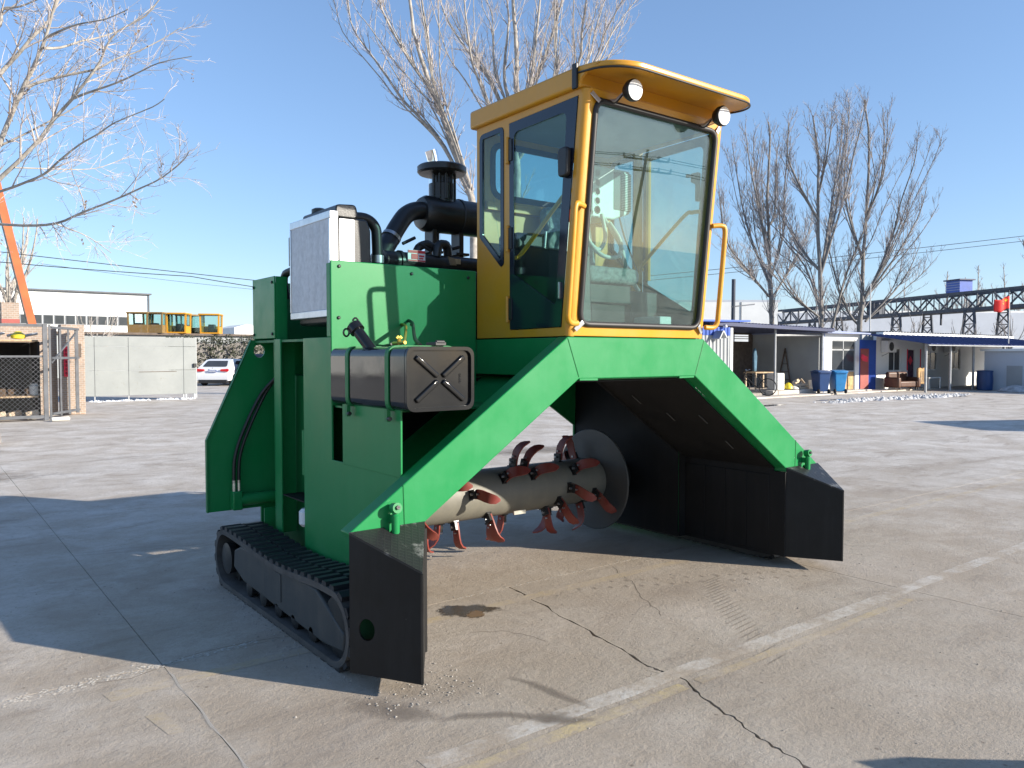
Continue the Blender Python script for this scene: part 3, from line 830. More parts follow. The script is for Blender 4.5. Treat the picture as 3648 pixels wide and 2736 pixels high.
# front frame with the windscreen opening
fo_ = [(-SX + .03, ZB), (-SX + .03, ZT), (SX - .03, ZT), (SX - .03, ZB)]
fi = rnd_poly([(-.545, 1.79), (-.545, 3.085), (.545, 3.085), (.545, 1.79)], .075, 6)
cabf.prism(fo_, 'y', 0, .03, fn=lambda u, v, w: (u, yl(v) + w, v), holes=[fi])
cabo = cabf.build('cab', 'yellow', turner, bevel=.004)
side_o = [(.04, ZB), (.952, ZB), (.952, ZT), (yl(ZT) + .04, ZT)]
door_o = [(.575, 1.762), (.583, 3.105), (yl(3.105) + .062, 3.115), (.062, 1.768)]
qw_o = rnd_poly([(.918, 3.10), (.640, 3.105), (.640, 2.20), (.672, 2.18), (.918, 2.405)], [.05, .05, .03, .03, .04], 4)
def inset(poly, d):
    out = []; n = len(poly); ar = sum(poly[i][0] * poly[(i + 1) % n][1] - poly[(i + 1) % n][0] * poly[i][1] for i in range(n))
    for i in range(n):
        p = Vector(poly[i]); a = (p - Vector(poly[i - 1])).normalized(); b = (Vector(poly[(i + 1) % n]) - p).normalized()
        na, nb = Vector((-a.y, a.x)), Vector((-b.y, b.x))
        if ar < 0: na, nb = -na, -nb
        q = (na + nb); q = q.normalized() / max(.4, q.normalized().dot(na)); out.append(tuple(p + q * d))
    return out
clear = rnd_poly([(.530, 2.125), (.530, 3.035), (.012, 3.045), (.112, 1.90)], [.02, .05, .05, .02], 4)
for s in (-1, 1):
    MB().prism(side_o, 'x', s * SX, s * (SX - .035), holes=[door_o, qw_o]).build('side_frame', 'yellow', cabo, bevel=.003)
    MB().prism(inset(qw_o, .002), 'x', s * (SX + .004), s * (SX - .01), holes=[inset(qw_o, .036)]).build('window_gasket', 'ceramic', cabo)
    MB().prism(inset(qw_o, .035), 'x', s * (SX - .002), s * (SX - .007)).build('quarter_window', 'glass', cabo)
    # glass door with a printed black border
    dr = MB().prism(inset(door_o, .004), 'x', s * (SX + .005), s * (SX - .001), holes=[clear]).build('door_border', 'ceramic', cabo)
    MB().prism(inset(clear, -.004), 'x', s * (SX - .0015), s * (SX - .0065)).build('door_glass', 'glass', cabo)
    for z in (2.93, 2.36, 1.90):
        MB().cyl((s * (SX + .010), .592, z - .085), (s * (SX + .010), .592, z + .085), .014, 10).build('hinge', 'yellow', cabo, smooth=40)
        MB().box(min(s * SX, s * (SX + .012)), max(s * SX, s * (SX + .012)), .545, .585, z - .07, z + .07).build('hinge_leaf', 'black_plastic', cabo, bevel=.002)
    MB().box(min(s * (SX + .002), s * (SX + .02)), max(s * (SX + .002), s * (SX + .02)), .06, .075, 1.94, 2.04).build('door_latch', 'steel', cabo, bevel=.002)
    # diagonal grab bar inside the door
    MB().tube(catmull([(s * .60, .55, 2.235), (s * .565, .52, 2.27), (s * .56, .14, 2.56), (s * .565, .06, 2.585), (s * .60, .02, 2.59)], 4), .014, 8).build('grab_bar', 'yellow', cabo, smooth=60)
    # outside handrail on the front post
    MB().tube(catmull([(s * .59, -.095, 2.475), (s * .655, -.118, 2.48), (s * .685, -.125, 2.455), (s * .688, -.115, 2.32), (s * .688, -.075, 1.90), (s * .685, -.065, 1.82), (s * .655, -.055, 1.79), (s * .59, -.04, 1.79)], 4), .017, 10).build('handrail', 'yellow', cabo, smooth=60)
# windscreen
MB().prism(fi, 'y', .010, .016, fn=lambda u, v, w: (u, yl(v) + w, v)).build('windscreen', 'glass_front', cabo)
MB().ring([(u, yl(v) - .004, v) for u, v in rnd_poly([(-.548, 1.787), (-.548, 3.088), (.548, 3.088), (.548, 1.787)], .078, 8)], .0185, 8).build('windscreen_gasket', 'gasket', cabo, smooth=60)
for u, v, a in ((-.535, 3.075, .8), (.535, 3.075, -.8), (-.535, 1.80, -.8), (.535, 1.80, .8)):
    c = Vector((u, yl(v) - .024, v)); d = Vector((sin(a), 0, cos(a)))
    if v < 2: d = Vector((sin(a), 0, -cos(a)))
    MB().bar(c - d * .0 - Vector((0, 0, 0)), c + Vector((math.copysign(.05, u), .018, math.copysign(.05, v - 2.4))), .030, .005, up=(0, 1, 0)).build('glass_clip', 'alu', cabo, bevel=.002)
# rear wall with window
rw_o = [(-SX + .036, ZB), (-SX + .036, ZT), (SX - .036, ZT), (SX - .036, ZB)]
rw_i = rnd_poly([(-.52, 2.70), (-.52, 3.06), (.52, 3.06), (.52, 2.70)], .09, 5)
MB().prism(rw_o, 'y', .915, .952, holes=[rw_i]).build('rear_wall', 'yellow', cabo)
MB().prism(inset(rw_i, -.02), 'y', .905, .917, holes=[inset(rw_i, .02)]).build('rear_gasket', 'gasket', cabo)
MB().prism(rw_i, 'y', .930, .935).build('rear_window', 'glass', cabo)
MB().box(-.585, .585, .88, .913, 2.60, 2.66).build('rear_ledge', 'yellow', cabo, bevel=.004)
for x in (-.42, -.1, .3):
    MB().box(x, x + .03, .885, .913, 1.75, 2.60).build('rear_rib', 'yellow', cabo)
MB().box(-.585, .585, .035, .912, ZB - .004, ZB + .03).build('floor', 'cab_floor', cabo)
MB().box(-.585, .585, -.10, .912, 3.125, 3.148).build('headliner', 'headliner', cabo)
# roof and visor
roof = MB()
roof.prism([(-.655, -.12), (.655, -.12), (.655, 1.0), (-.655, 1.0)], 'z', 3.151, 3.275)
ro = roof.build('roof', 'yellow', cabo, bevel=.018, seg=3)
vis = [(-.655, -.08), (-.655, -.20)]
for k in range(13):
    t = pi + (pi / 2) * k / 12; vis.append((-.435 + .22 * cos(t), -.225 + .22 * sin(t)))
for k in range(13):
    t = 1.5 * pi + (pi / 2) * k / 12; vis.append((.435 + .22 * cos(t), -.225 + .22 * sin(t)))
vis += [(.655, -.20), (.655, -.08)]
MB().prism(vis, 'z', -.036, 0, fn=lambda u, v, w: (u, v, 3.2735 + (v + .08) * .10 + w)).build('visor', 'yellow', ro, bevel=.010, seg=3)
MB().tube([(u, v - .001, 3.2735 + (v + .08) * .10 - .040) for u, v in vis], .0065, 6).build('visor_trim', 'gasket', ro, smooth=60)
for s in (-1, 1):
    gs = [(-.115, 3.152)] + [(-.115 - .17 * (1 - cos(t)), 3.152 + .088 * sin(t)) for t in [pi / 2 * k / 6 for k in range(7)]][1:] + [(-.10, 3.25)]
    MB().prism(gs, 'x', s * .654, s * .636).build('visor_cheek', 'yellow', ro)
MB().box(-.672, -.655, -.115, -.075, 3.14, 3.285).build('door_stay', 'black_plastic', ro, bevel=.004)
# work lamps under the visor
for x, lb in ((-.405, 'left'), (.405, 'right')):
    d = Vector((0, -.92, -.10)).normalized()
    c = Vector((x, -.245, 3.135))
    lp = MB().lathe([(.02, .0), (.045, .02), (.062, .05), (.064, .075), (.058, .082)], c, d, 22).build('work_lamp', 'black_plastic', cabo, smooth=40)
    MB().lathe([(.057, .076), (.057, .084), (.04, .090), (.001, .093)], c, d, 22).build('lens', 'lamp_glass', lp, smooth=50)
    MB().tube([(x, -.235, 3.13), (x - .01, -.18, 3.10), (x - .03, -.15, 3.10)], .012, 6).build('lamp_bracket', 'steel', lp)
    MB().tube(catmull([(x - .01, -.235, 3.12), (x - .05, -.21, 3.07), (x - .09, -.17, 3.09), (x - .12, -.16, 3.10)], 4), .005, 5).build('lamp_wire', 'hose', lp)
# mirror on the left door
mr = rnd_poly([(-.030, 2.655), (.050, 2.655), (.054, 2.825), (-.036, 2.83)], .03, 4)
MB().prism(mr, 'x', -.635, -.672).build('door_handle_plate', 'black_plastic', cabo, bevel=.010, seg=3)
# inside: seat, console, levers, air conditioner
seat = MB().prism(rnd_poly([(-.19, 2.085), (-.19, 2.20), (.31, 2.20), (.31, 2.085)], .05, 4), 'y', .30, .74).build('seat_cushion', 'plastic_wrap', cabo, bevel=.03, seg=3)
MB().prism(rnd_poly([(-.17, 2.18), (-.15, 2.66), (.27, 2.66), (.29, 2.18)], .07, 4), 'y', .70, .80, fn=lambda u, v, w: (u, w + (v - 2.18) * .16, v)).build('seat_back', 'plastic_wrap', cabo, bevel=.03, seg=3)
MB().box(-.14, .26, .34, .70, 1.95, 2.084).build('seat_base', 'black_plastic', cabo, bevel=.01)
MB().box(-.10, .22, .36, .68, 1.745, 1.95).build('seat_box', 'black_paint', cabo, bevel=.006)
MB().prism([(.86, 1.745), (.86, 2.28), (.62, 2.34), (.20, 2.25), (.18, 1.745)], 'x', -.50, -.26).build('console', 'black_plastic', cabo, bevel=.012)
MB().box(-.53, -.30, .62, .84, 2.30, 2.42).build('control_box', 'black_plastic', cabo, bevel=.02)
for x, y, h in ((-.40, .50, .16), (-.36, .32, .20), (-.44, .28, .15)):
    lv = MB().tube([(x, y, 2.27), (x + .01, y - .01, 2.27 + h)], .008, 6).build('lever', 'steel', cabo)
    MB().lathe([(.012, 0), (.024, .02), (.024, .06), (.012, .08)], (x + .01, y - .01, 2.26 + h), (0, 0, 1), 12).build('lever_knob', 'red_plastic' if h > .18 else 'black_plastic', cabo, smooth=50)
MB().prism([(.36, 1.745), (.36, 2.05), (.44, 2.05), (.44, 1.745)], 'x', .28, .55).build('right_console', 'black_plastic', cabo, bevel=.01)
MB().box(.245, .36, .06, .30, 1.745, 1.86).build('pedal_box', 'white_plastic', cabo, bevel=.006)
acu = MB().prism(rnd_poly([(.18, 2.60), (.18, 2.975), (.575, 2.975), (.575, 2.66), (.40, 2.60)], .02, 3), 'y', .66, .90).build('air_conditioner', 'white_plastic', cabo, bevel=.012, seg=3)
for k in range(5):
    MB().lathe([(.030, 0), (.030, .004), (.024, .004), (.024, .001)], (.235, .661, 2.655 + k * .066), (0, -1, 0), 18).build('vent', 'black_plastic' if k == 0 else 'hose_white', acu, smooth=40)
for k in range(22):
    z = 2.68 + k * .0125
    MB().box(.475, .577, .652, .657, z, z + .007).build('grille_slat', 'white_plastic', acu)
MB().box(.40, .577, .6575, .6595, 2.675, 2.955).build('grille_back', 'black_plastic', acu)
for pts in ([(.25, .63, 2.62), (.24, .58, 2.45), (.10, .50, 2.34), (-.02, .48, 2.40), (.02, .52, 2.55), (.12, .60, 2.62)],
            [(.30, .66, 2.60), (.36, .55, 2.40), (.32, .44, 2.20), (.38, .38, 2.05)], [(.12, .64, 2.60), (.02, .56, 2.44), (.08, .46, 2.30), (.25, .46, 2.30), (.33, .52, 2.42), (.30, .60, 2.56)]):
    MB().tube(catmull(pts, 6), .015, 8).build('drain_hose', 'hose_white', acu, smooth=60)
MB().tube(catmull([(.44, .64, 2.62), (.45, .60, 2.48), (.46, .55, 2.36), (.40, .45, 2.26), (.36, .38, 2.20)], 5), .006, 5).build('power_cable', 'hose', acu, smooth=60)
MB().tube([(.60, .50, 2.15), (.60, .50, 3.05)], .018, 8).build('door_strip', 'yellow', cabo)
MB().prism(rnd_poly([(.02, 2.66), (.02, 2.86), (.09, 2.86), (.09, 2.80), (.05, 2.78), (.05, 2.66)], .012, 2), 'x', .606, .58).build('door_lock', 'black_plastic', cabo, bevel=.004)
MB().lathe([(.006, 0), (.012, .03), (.012, .05)], (.585, .07, 2.84), (-1, .6, 0), 10).build('door_knob', 'black_plastic', cabo, smooth=40)

# ================================================================== the yard
random.seed(11)
ground = MB().add([(-260, -120, -.030), (320, -120, -.030), (320, 320, -.030), (-260, 320, -.030)], [(0, 1, 2, 3)]).build('ground', 'concrete_base', fix=False)
tag(ground, kind='structure')
yard = MB().add([(-30, -14, -.022), (47, -14, -.022), (47, 41, -.022), (-30, 41, -.022)], [(0, 1, 2, 3)]).build('yard_pavement', 'soil', fix=False)
tag(yard, kind='structure')
JX = [-29.86 + 4.523 * k for k in range(18)]       # joints run along the yard axes: ... -2.72, 1.80 ...
JY = [-14.11 + 5.0 * k for k in range(12)]         # ... -4.11, .89, 5.89 ...
GAP = .0022
def slab_mesh(poly):
    """slab outline with a slightly rounded, chipped arris"""
    b = MB(); n = len(poly)
    cx = sum(p[0] for p in poly) / n; cy = sum(p[1] for p in poly) / n
    b.add([(x, y, 0) for x, y in poly] + [(x, y, -.028) for x, y in poly],
          [tuple(range(n))] + [(i, n + i, n + (i + 1) % n, (i + 1) % n) for i in range(n)])
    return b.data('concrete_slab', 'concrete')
def jag(p, q, n, amp, seed):
    rr = random.Random(seed); out = []
    p, q = Vector(p), Vector(q); d = q - p; nn = Vector((-d.y, d.x)).normalized()
    for k in range(n + 1):
        out.append(tuple(p + d * (k / n) + nn * (rr.uniform(-amp, amp) if 0 < k < n else 0)))
    return out
plain_me = None
kx, ky = 6, 2            # slab [-2.72,1.80] x [-4.11,.89] carries the long crack
for i in range(len(JX) - 1):
    for j in range(len(JY) - 1):
        x0, x1, y0, y1 = JX[i] + GAP, JX[i + 1] - GAP, JY[j] + GAP, JY[j + 1] - GAP
        if abs(x0 + 2.72) < .1 and abs(y1 - .89) < .1:
            ck = [(-.40, y1), (-.425, .66), (-.455, .45), (-.504, .253), (-.535, .02), (-.584, -.256), (-.625, -.50), (-.675, -.703), (-.665, -.80), (-.654, -.907), (-.70, -1.02), (-.756, -1.138), (-.80, -1.28), (-.813, -1.367), (-.86, -1.50), (-.88, -1.584), (-.905, -1.70), (-.939, -1.796), (-.93, -2.0), (-1.05, -2.6), (-1.1, -3.3), (-1.02, y0)]
            rr = random.Random(5); L = []; R = []
            for k, (a, b) in enumerate(ck):
                sub = [(a, b)]
                if k < len(ck) - 1:
                    na, nb = ck[k + 1]
                    sub += [(a + (na - a) * w + rr.uniform(-.012, .012), b + (nb - b) * w) for w in (.25, .5, .75)]
                for (u, v) in sub:
                    g = rr.uniform(.0012, .0045) * (1.7 if v < -.9 else 1) + (rr.random() > .9) * .007
                    L.append((u - g, v)); R.append((u + g + rr.uniform(0, .004), v))
            for poly in ([(x0, y0), (L[-1][0], y0)] + L[::-1][1:] + [(x0, y1)], [(x1, y1)] + [R[0]] + R[1:] + [(x1, y0)]):
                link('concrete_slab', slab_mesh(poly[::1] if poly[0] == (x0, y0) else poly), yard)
            continue
        if plain_me is None:
            w, h = JX[1] - JX[0] - 2 * GAP, JY[1] - JY[0] - 2 * GAP
            plain_me = slab_mesh([(0, 0), (w, 0), (w, h), (0, h)])
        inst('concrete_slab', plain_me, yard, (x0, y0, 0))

def sheet(name, polys, mat, z, parent, kind=None):
    """flat strips or patches; each poly is a list of (x,y); fan with attribute a = 1 at the centre, 0 at the rim"""
    b = MB(); av = []
    for pl in polys:
        cx = sum(p[0] for p in pl) / len(pl); cy = sum(p[1] for p in pl) / len(pl); n = len(pl)
        b.add([(cx, cy, z)] + [(x, y, z) for x, y in pl], [(0, 1 + k, 1 + (k + 1) % n) for k in range(n)])
        av += [1.0] + [0.0] * n
    o = b.build(name, mat, parent, fix=False)
    at = o.data.attributes.new('a', 'FLOAT', 'POINT'); at.data.foreach_set('value', av)
    if kind: tag(o, kind=kind)
    return o
def ribbon_sheet(name, pts, w, mat, z, parent):
    b = MB(); av = []; n = len(pts)
    for i, (x, y) in enumerate(pts):
        d = Vector(pts[min(i + 1, n - 1)]) - Vector(pts[max(i - 1, 0)]); nn = Vector((-d.y, d.x)).normalized()
        ww = w[i] if isinstance(w, (list, tuple)) else w
        for k in (-1, 0, 1):
            b.v.append((x + nn.x * ww * k, y + nn.y * ww * k, z)); av.append(0.0 if k or i in (0, n - 1) else 1.0)
    for i in range(n - 1):
        for k in (0, 1): b.f.append((i*3+k, i*3+k+1, (i+1)*3+k+1, (i+1)*3+k))
    o = b.build(name, mat, parent, fix=False)
    at = o.data.attributes.new('a', 'FLOAT', 'POINT'); at.data.foreach_set('value', av)
    return o
def strip(name, x0, x1, yc, w, mat, z=.0014, seed=1):
    rr = random.Random(seed); top = []; bot = []
    n = max(2, int((x1 - x0) / .22))
    for k in range(n + 1):
        x = x0 + (x1 - x0) * k / n
        top.append((x, yc + w / 2 + rr.uniform(-.006, .006), z)); bot.append((x, yc - w / 2 + rr.uniform(-.006, .006), z))
    b = MB(); b.v = top + bot; m = n + 1
    b.f = [(m + k, m + k + 1, k + 1, k) for k in range(n)]
    return b.build(name, mat, yard, fix=False)
strip('white_line', -2.15, 6.3, -.855, .105, 'white_line', seed=2)
strip('yellow_line', -2.6, -.72, -.985, .075, 'yellow_line', seed=3)
strip('yellow_line', -.62, 1.6, -.985, .06, 'yellow_faint', seed=4)
strip('yellow_line', -2.72, 1.2, .62, .085, 'yellow_faint', seed=5)
strip('yellow_line', 2.4, 14.0, .62, .085, 'yellow_faint', seed=6)
# crumbling filler along the joint at y = .89
rr = random.Random(8)
fl = MB()
for x0, x1, w, dn in ((-3.9, -2.75, .055, 420), (-2.75, -2.2, .035, 180), (-.85, 1.0, .014, 200), (1.0, 1.8, .008, 50)):
    for k in range(dn):
        x = rr.uniform(x0, x1); y = .89 + rr.gauss(0, w * .5) + .03 * sin(x * 2.3) * (w > .02); r = rr.uniform(.003, .010) * (1 if w > .02 else .7)
        a0 = rr.uniform(0, 6); m = 5
        ring = [(x + r * cos(a0 + 2 * pi * q / m) * rr.uniform(.7, 1.6), y + r * sin(a0 + 2 * pi * q / m) * rr.uniform(.6, 1.1), .001) for q in range(m)]
        fl.add(ring + [(x, y, r * .35)], [(q, (q + 1) % m, m) for q in range(m)])
tag(fl.build('joint_filler', 'stone_pale', yard, fix=False), kind='stuff')
# cut joint of the left slab, chipped
ribbon_sheet('chipped_joint', [(-2.72 + .006 * sin(k * 2.1), .85 - k * .16) for k in range(13)], [.012 + .007 * sin(k * 1.7) for k in range(13)], 'pale_dust', .0016, yard)
sheet('paint_patch', [[(-2.94, .30), (-2.86, .29), (-2.835, .04), (-2.90, .05)]], 'yellow_faint', .0014, yard)
sheet('paint_patch', [[(-3.05, .68), (-2.75, .70), (-2.75, .58), (-3.03, .56)]], 'yellow_faint', .0014, yard)
def blob(cx, cy, rx, ry, rot, n, seed, amp=.22):
    q = random.Random(seed); ph = [q.uniform(0, 6) for _ in range(4)]; out = []
    for k in range(n):
        t = 2 * pi * k / n; r = 1 + amp * (sin(2 * t + ph[0]) * .5 + sin(3 * t + ph[1]) * .4 + sin(5 * t + ph[2]) * .3)
        u, v = rx * r * cos(t), ry * r * sin(t)
        out.append((cx + u * cos(rot) - v * sin(rot), cy + u * sin(rot) + v * cos(rot)))
    return out
sheet('oil_puddle', [blob(-.93, .64, .26, .20, -.5, 30, 4)], 'oil', .0020, yard)
sheet('rust_water', [blob(-.92, .55, .16, .075, .35, 24, 6)], 'rust_water', .0026, yard)
sheet('damp_stain', [blob(-2.02, -.32, .34, .15, -.95, 28, 9), blob(-1.47, -.85, .12, .10, .3, 20, 12), blob(5, 7, 2.2, .8, -.2, 26, 18), blob(-4, 9, 3, .8, .1, 26, 19)], 'damp', .0018, yard)
ribbon_sheet('damp_trickle', [(-1.95, -.52), (-1.78, -.58), (-1.60, -.70), (-1.50, -.84), (-1.40, -.93), (-1.28, -1.02)], [.05, .06, .05, .07, .05, .03], 'damp', .0022, yard)
ribbon_sheet('damp_trickle', [(-1.35, -.30), (-1.30, -.50), (-1.28, -.72), (-1.26, -.95)], .05, 'damp', .0024, yard)
# dusty tyre prints
tp_ = []
for k in range(16):                          # block prints running from the tunnel mouth
    x = .02 + k * .105; y = .60 - k * .052
    for s in (-1, 1):
        a, b = .030, .045
        ox = s * .055; oy = s * .05
        tp_.append([(x + ox - a, y + oy - b), (x + ox + a, y + oy - b * .6), (x + ox + a, y + oy + b), (x + ox - a, y + oy + b * .6)])
for k in range(26):                          # fine ribs of a tractor tyre turning
    t = k / 25; x = .92 - .95 * t; y = .10 - .95 * t - .25 * t * t
    tp_.append([(x - .20, y + .005), (x + .16, y + .055), (x + .17, y + .078), (x - .19, y + .030)])
for k in range(14):
    t = k / 13; cx, cy = -1.25, .35; a = -2.2 + 1.1 * t; r = .80
    x, y = cx + r * cos(a) + .15, cy + r * sin(a) - .35
    tp_.append([(x, y), (x + .02, y + .01), (x + .02 + .12 * cos(a), y + .24 * sin(a) * .8), (x + .12 * cos(a), y + .23 * sin(a) * .8)])
tag(sheet('tyre_prints', tp_, 'dust_print', .0010, yard), kind='stuff')
# fine side cracks: grit and the shade inside are both in the line's colour
for pts in ([(.60, .86), (.45, .60), (.38, .42), (.22, .22), (.12, .02), (.05, -.12), (.0, -.2)], [(-1.15, .30), (-.98, .20), (-.90, .05), (-.88, -.10)], [(2.6, .35), (2.75, .25), (2.7, .05), (2.9, -.10)], [(-3.2, .93), (-2.9, .80), (-2.5, .95), (-2.0, .90)]):
    pts = [tuple(q.xy) for q in catmull([(x, y, 0) for x, y in pts], 4)]
    pts = [(x + rr.uniform(-.01, .01), y + rr.uniform(-.01, .01)) for x, y in pts]
    ribbon_sheet('hairline_crack', pts, .0024, 'crack_grit_shade', .0012, yard)
# scattered grit and stones
gr = MB()
for k in range(760):
    if k < 320: x, y = rr.uniform(-4.5, 4), rr.uniform(-3, 3)
    else: x, y = rr.uniform(-8, 14), rr.uniform(-2.5, 14)
    r = rr.uniform(.0025, .0075) * (1 + (rr.random() > .97) * .8)
    a0 = rr.uniform(0, 6); m = 5
    ring = [(x + r * cos(a0 + 2 * pi * q / m) * rr.uniform(.7, 1.3), y + r * sin(a0 + 2 * pi * q / m) * rr.uniform(.7, 1.3), .001) for q in range(m)]
    gr.add(ring + [(x + rr.uniform(-.3, .3) * r, y, r * .9)], [(q, (q + 1) % m, m) for q in range(m)])
for k in range(260):                         # crumbs of soil shed beside the near track and the front plates
    x, y = (rr.gauss(-2.06, .05), rr.uniform(.0, 2.3)) if k < 150 else (rr.uniform(-2.1, -1.5), rr.gauss(-.25, .12))
    r = rr.uniform(.003, .009); m = 5; a0 = rr.uniform(0, 6)
    ring = [(x + r * cos(a0 + 2 * pi * q / m) * rr.uniform(.7, 1.3), y + r * sin(a0 + 2 * pi * q / m) * rr.uniform(.7, 1.3), .001) for q in range(m)]
    gr.add(ring + [(x, y, r * .8)], [(q, (q + 1) % m, m) for q in range(m)])
tag(gr.build('loose_grit', 'stone', fix=False), 'small stones and grit scattered over the concrete yard', 'gravel', kind='stuff')

# ================================================================== left background
# white sliding gate
g = thing('sliding_gate', 'pale grey sheet metal gate leaf standing beside the brick wall', 'gate', (1.05, 27.4, 0))
xs = [0, .36, 1.46, 3.35, 3.82]; zs = [.20, 1.10, 1.97, 2.31]
for i in range(4):
    for j in range(3):
        MB().box(xs[i] + .006, xs[i + 1] - .006, 0, .03, zs[j] + .005, zs[j + 1] - .005).build('sheet_panel', 'gate_white', g, bevel=.004)
for x in xs:
    MB().box(x - .02, x + .02, .032, .08, .04, 2.32).build('upright', 'galv', g)
MB().box(3.70, 3.78, -.01, .05, 0, .20).build('foot', 'galv', g); MB().box(3.40, 3.46, -.01, .05, 0, .20).build('foot', 'galv', g)
MB().box(3.70, 3.80, -.08, -.002, 1.20, 1.34).build('lock', 'black_plastic', g)
MB().bar((1.8, -.004, 1.04), (3.1, -.004, 1.05), .01, .02).build('scratch_rail', 'rust_steel', g)
rr = random.Random(4)
sn = MB()
for k in range(90):
    x = rr.uniform(1.3, 4.8); y = rr.uniform(27.25, 27.9); r = rr.uniform(.03, .10); m = 6
    sn.add([(x + r * cos(2 * pi * q / m) * rr.uniform(.8, 1.6), y + r * sin(2 * pi * q / m) * rr.uniform(.7, 1.2), .0) for q in range(m)] + [(x, y, r * .7)], [(q, (q + 1) % m, m) for q in range(m)])
tag(sn.build('snow_remnant', 'snow', fix=False), 'thin line of old snow under the pale gate leaf', 'snow', kind='stuff')

# brick wall and pillar with a red paper banner
bw = thing('brick_wall', 'rough brick wall with a pillar behind the wire cage', 'wall', (0, 0, 0))
MB().box(-9, -.5, 21.5, 21.8, 0, 2.44).build('wall', 'brick', bw)
MB().box(-.44, .14, 21.2, 21.75, 0, 2.50).build('pillar', 'brick', bw, bevel=.02)
MB().box(-.05, .05, 21.17, 21.199, 1.60, 1.97).build('meter_box', 'rust_steel', bw)
bn = MB().box(-.385, -.275, 21.16, 21.18, 1.06, 1.90).build('paper_banner', 'banner_red')
tag(bn, 'narrow red paper banner hung on the brick pillar', 'banner')
for k in range(7):
    z = 1.14 + k * .105
    for a, b, c, d in ((-.365, -.30, z, z + .012), (-.335, -.322, z - .03, z + .05), (-.36, -.31, z + .032, z + .042)):
        MB().box(a, b, 21.1565, 21.159, c, d).build('brush_stroke', 'ink_dark', bn)
ch = thing('brick_chimney', 'small brick stack with a dark red band above the cage', 'chimney', (0, 0, 0))
MB().box(-1.58, -1.13, 24, 24.45, 0, 2.60).build('stack', 'brick', ch); MB().box(-1.585, -1.125, 23.995, 24.455, 2.60, 2.72).build('band', 'brick_red_panel', ch)
MB().box(-1.58, -1.13, 24, 24.45, 2.72, 3.21).build('top', 'brick', ch)

# wire mesh cage
cg = thing('wire_cage', 'grey steel wire mesh cage full of scrap at the left edge', 'cage', (0, 0, 0))
def bars(par, name, mat, lst):
    for p, q, w in lst: MB().bar(p, q, w, w).build(name, mat, par)
bars(cg, 'post', 'grey_steel', [((-1.03, 19.45, 0), (-1.03, 19.45, 2.44), .10), ((-.93, 19.42, 0), (-.93, 19.42, 2.42), .05), ((-5.5, 19.45, 0), (-5.5, 19.45, 2.42), .08)])
bars(cg, 'rail', 'grey_steel', [((-5.5, 19.45, z), (-1.08, 19.45, z), w) for z, w in ((2.40, .07), (1.62, .05), (.10, .08))])
a_, b_ = Vector((-.90, 19.45, 0)), Vector((-.06, 20.95, 0))
bars(cg, 'leaf_bar', 'grey_steel', [(a_ + (b_ - a_) * w + Vector((0, 0, .08)), a_ + (b_ - a_) * w + Vector((0, 0, 2.36)), t) for w, t in ((.32, .045), (.62, .045), (.93, .08))])
bars(cg, 'leaf_rail', 'grey_steel', [(a_ + Vector((0, 0, z)), b_ + Vector((0, 0, z)), .06) for z in (2.36, 1.58, .16)])
MB().bar(a_ + Vector((0, 0, 1.45)), a_ + (b_ - a_) * .9 + Vector((0, 0, 2.25)), .035, .035).build('leaf_brace', 'grey_steel', cg)
ms = MB(); step = .115
for k in range(-22, 42):
    for s in (-1, 1):
        x0 = -5.5 + k * step; za, zb = .14, 1.60
        p = Vector((x0, 19.45, za)); q = Vector((x0 + s * (zb - za), 19.45, zb))
        if s < 0: p.x += 1.5; q.x += 1.5
        def clip(p, q):
            d = q - p; t0, t1 = 0, 1
            for lim, sg in ((-5.45, 1), (-1.08, -1)):
                fp = (p.x - lim) * sg; fq = (q.x - lim) * sg
                if fp < 0 and fq < 0: return None
                if fp < 0: t0 = max(t0, fp / (fp - fq))
                if fq < 0: t1 = min(t1, fp / (fp - fq))
            return (p + d * t0, p + d * t1) if t1 > t0 else None
        c = clip(p, q)
        if c: ms.bar(c[0], c[1], .0075, .0075)
tag(ms.build('chain_link', 'grey_steel', cg, fix=False), kind='stuff')
lt = thing('scrap_shelter', 'dark lean-to shelf of scrap inside the wire cage', 'shelter', (0, 0, 0))
for z, n in ((2.00, 'roof_plank'), (.58, 'shelf_plank')):
    for k in range(3):
        MB().box(-5.4, -1.15, 19.70 + k * .55, 20.22 + k * .55, z + .006 * k, z + .04 + .006 * k).build(n, 'wood', lt)
MB().box(-5.4, -1.1, 21.36, 21.4, 0, 2.0).build('back_board', 'shelter_black', lt)
MB().box(-1.16, -1.12, 19.7, 21.3, .1, 2.0).build('side_board', 'shelter_black', lt)
rr = random.Random(21)
WH = ('left', 'middle', 'right')
for nm, lbl, mat, zz in (('timber_offcut', 'pale timber offcut on the cage floor, %s one', 'wood_pale', .05), ('scrap_block', 'brown scrap block on the cage shelf, %s one', 'junk_brown', .64), ('scrap_pipe', 'loose pipe on the cage roof, %s one', 'galv', 2.09)):
    for k in range(3):
        x = -2.15 + k * .36; y = rr.uniform(19.8, 20.3)
        b = MB()
        if nm == 'scrap_pipe': b.tube([(x, y, zz + .05), (x + .30, y + rr.uniform(-.2, .2), zz + .12)], .035, 8)
        else: b.bar((x, y, zz + .06), (x + .28, y + rr.uniform(-.2, .2), zz + .08 + rr.uniform(0, .08)), rr.uniform(.08, .16), rr.uniform(.10, .22))
        tag(b.build(nm, mat, bevel=.015 if nm != 'scrap_pipe' else 0), lbl % WH[k], nm.split('_')[1], nm.replace('_', ' ') + 's in the cage')
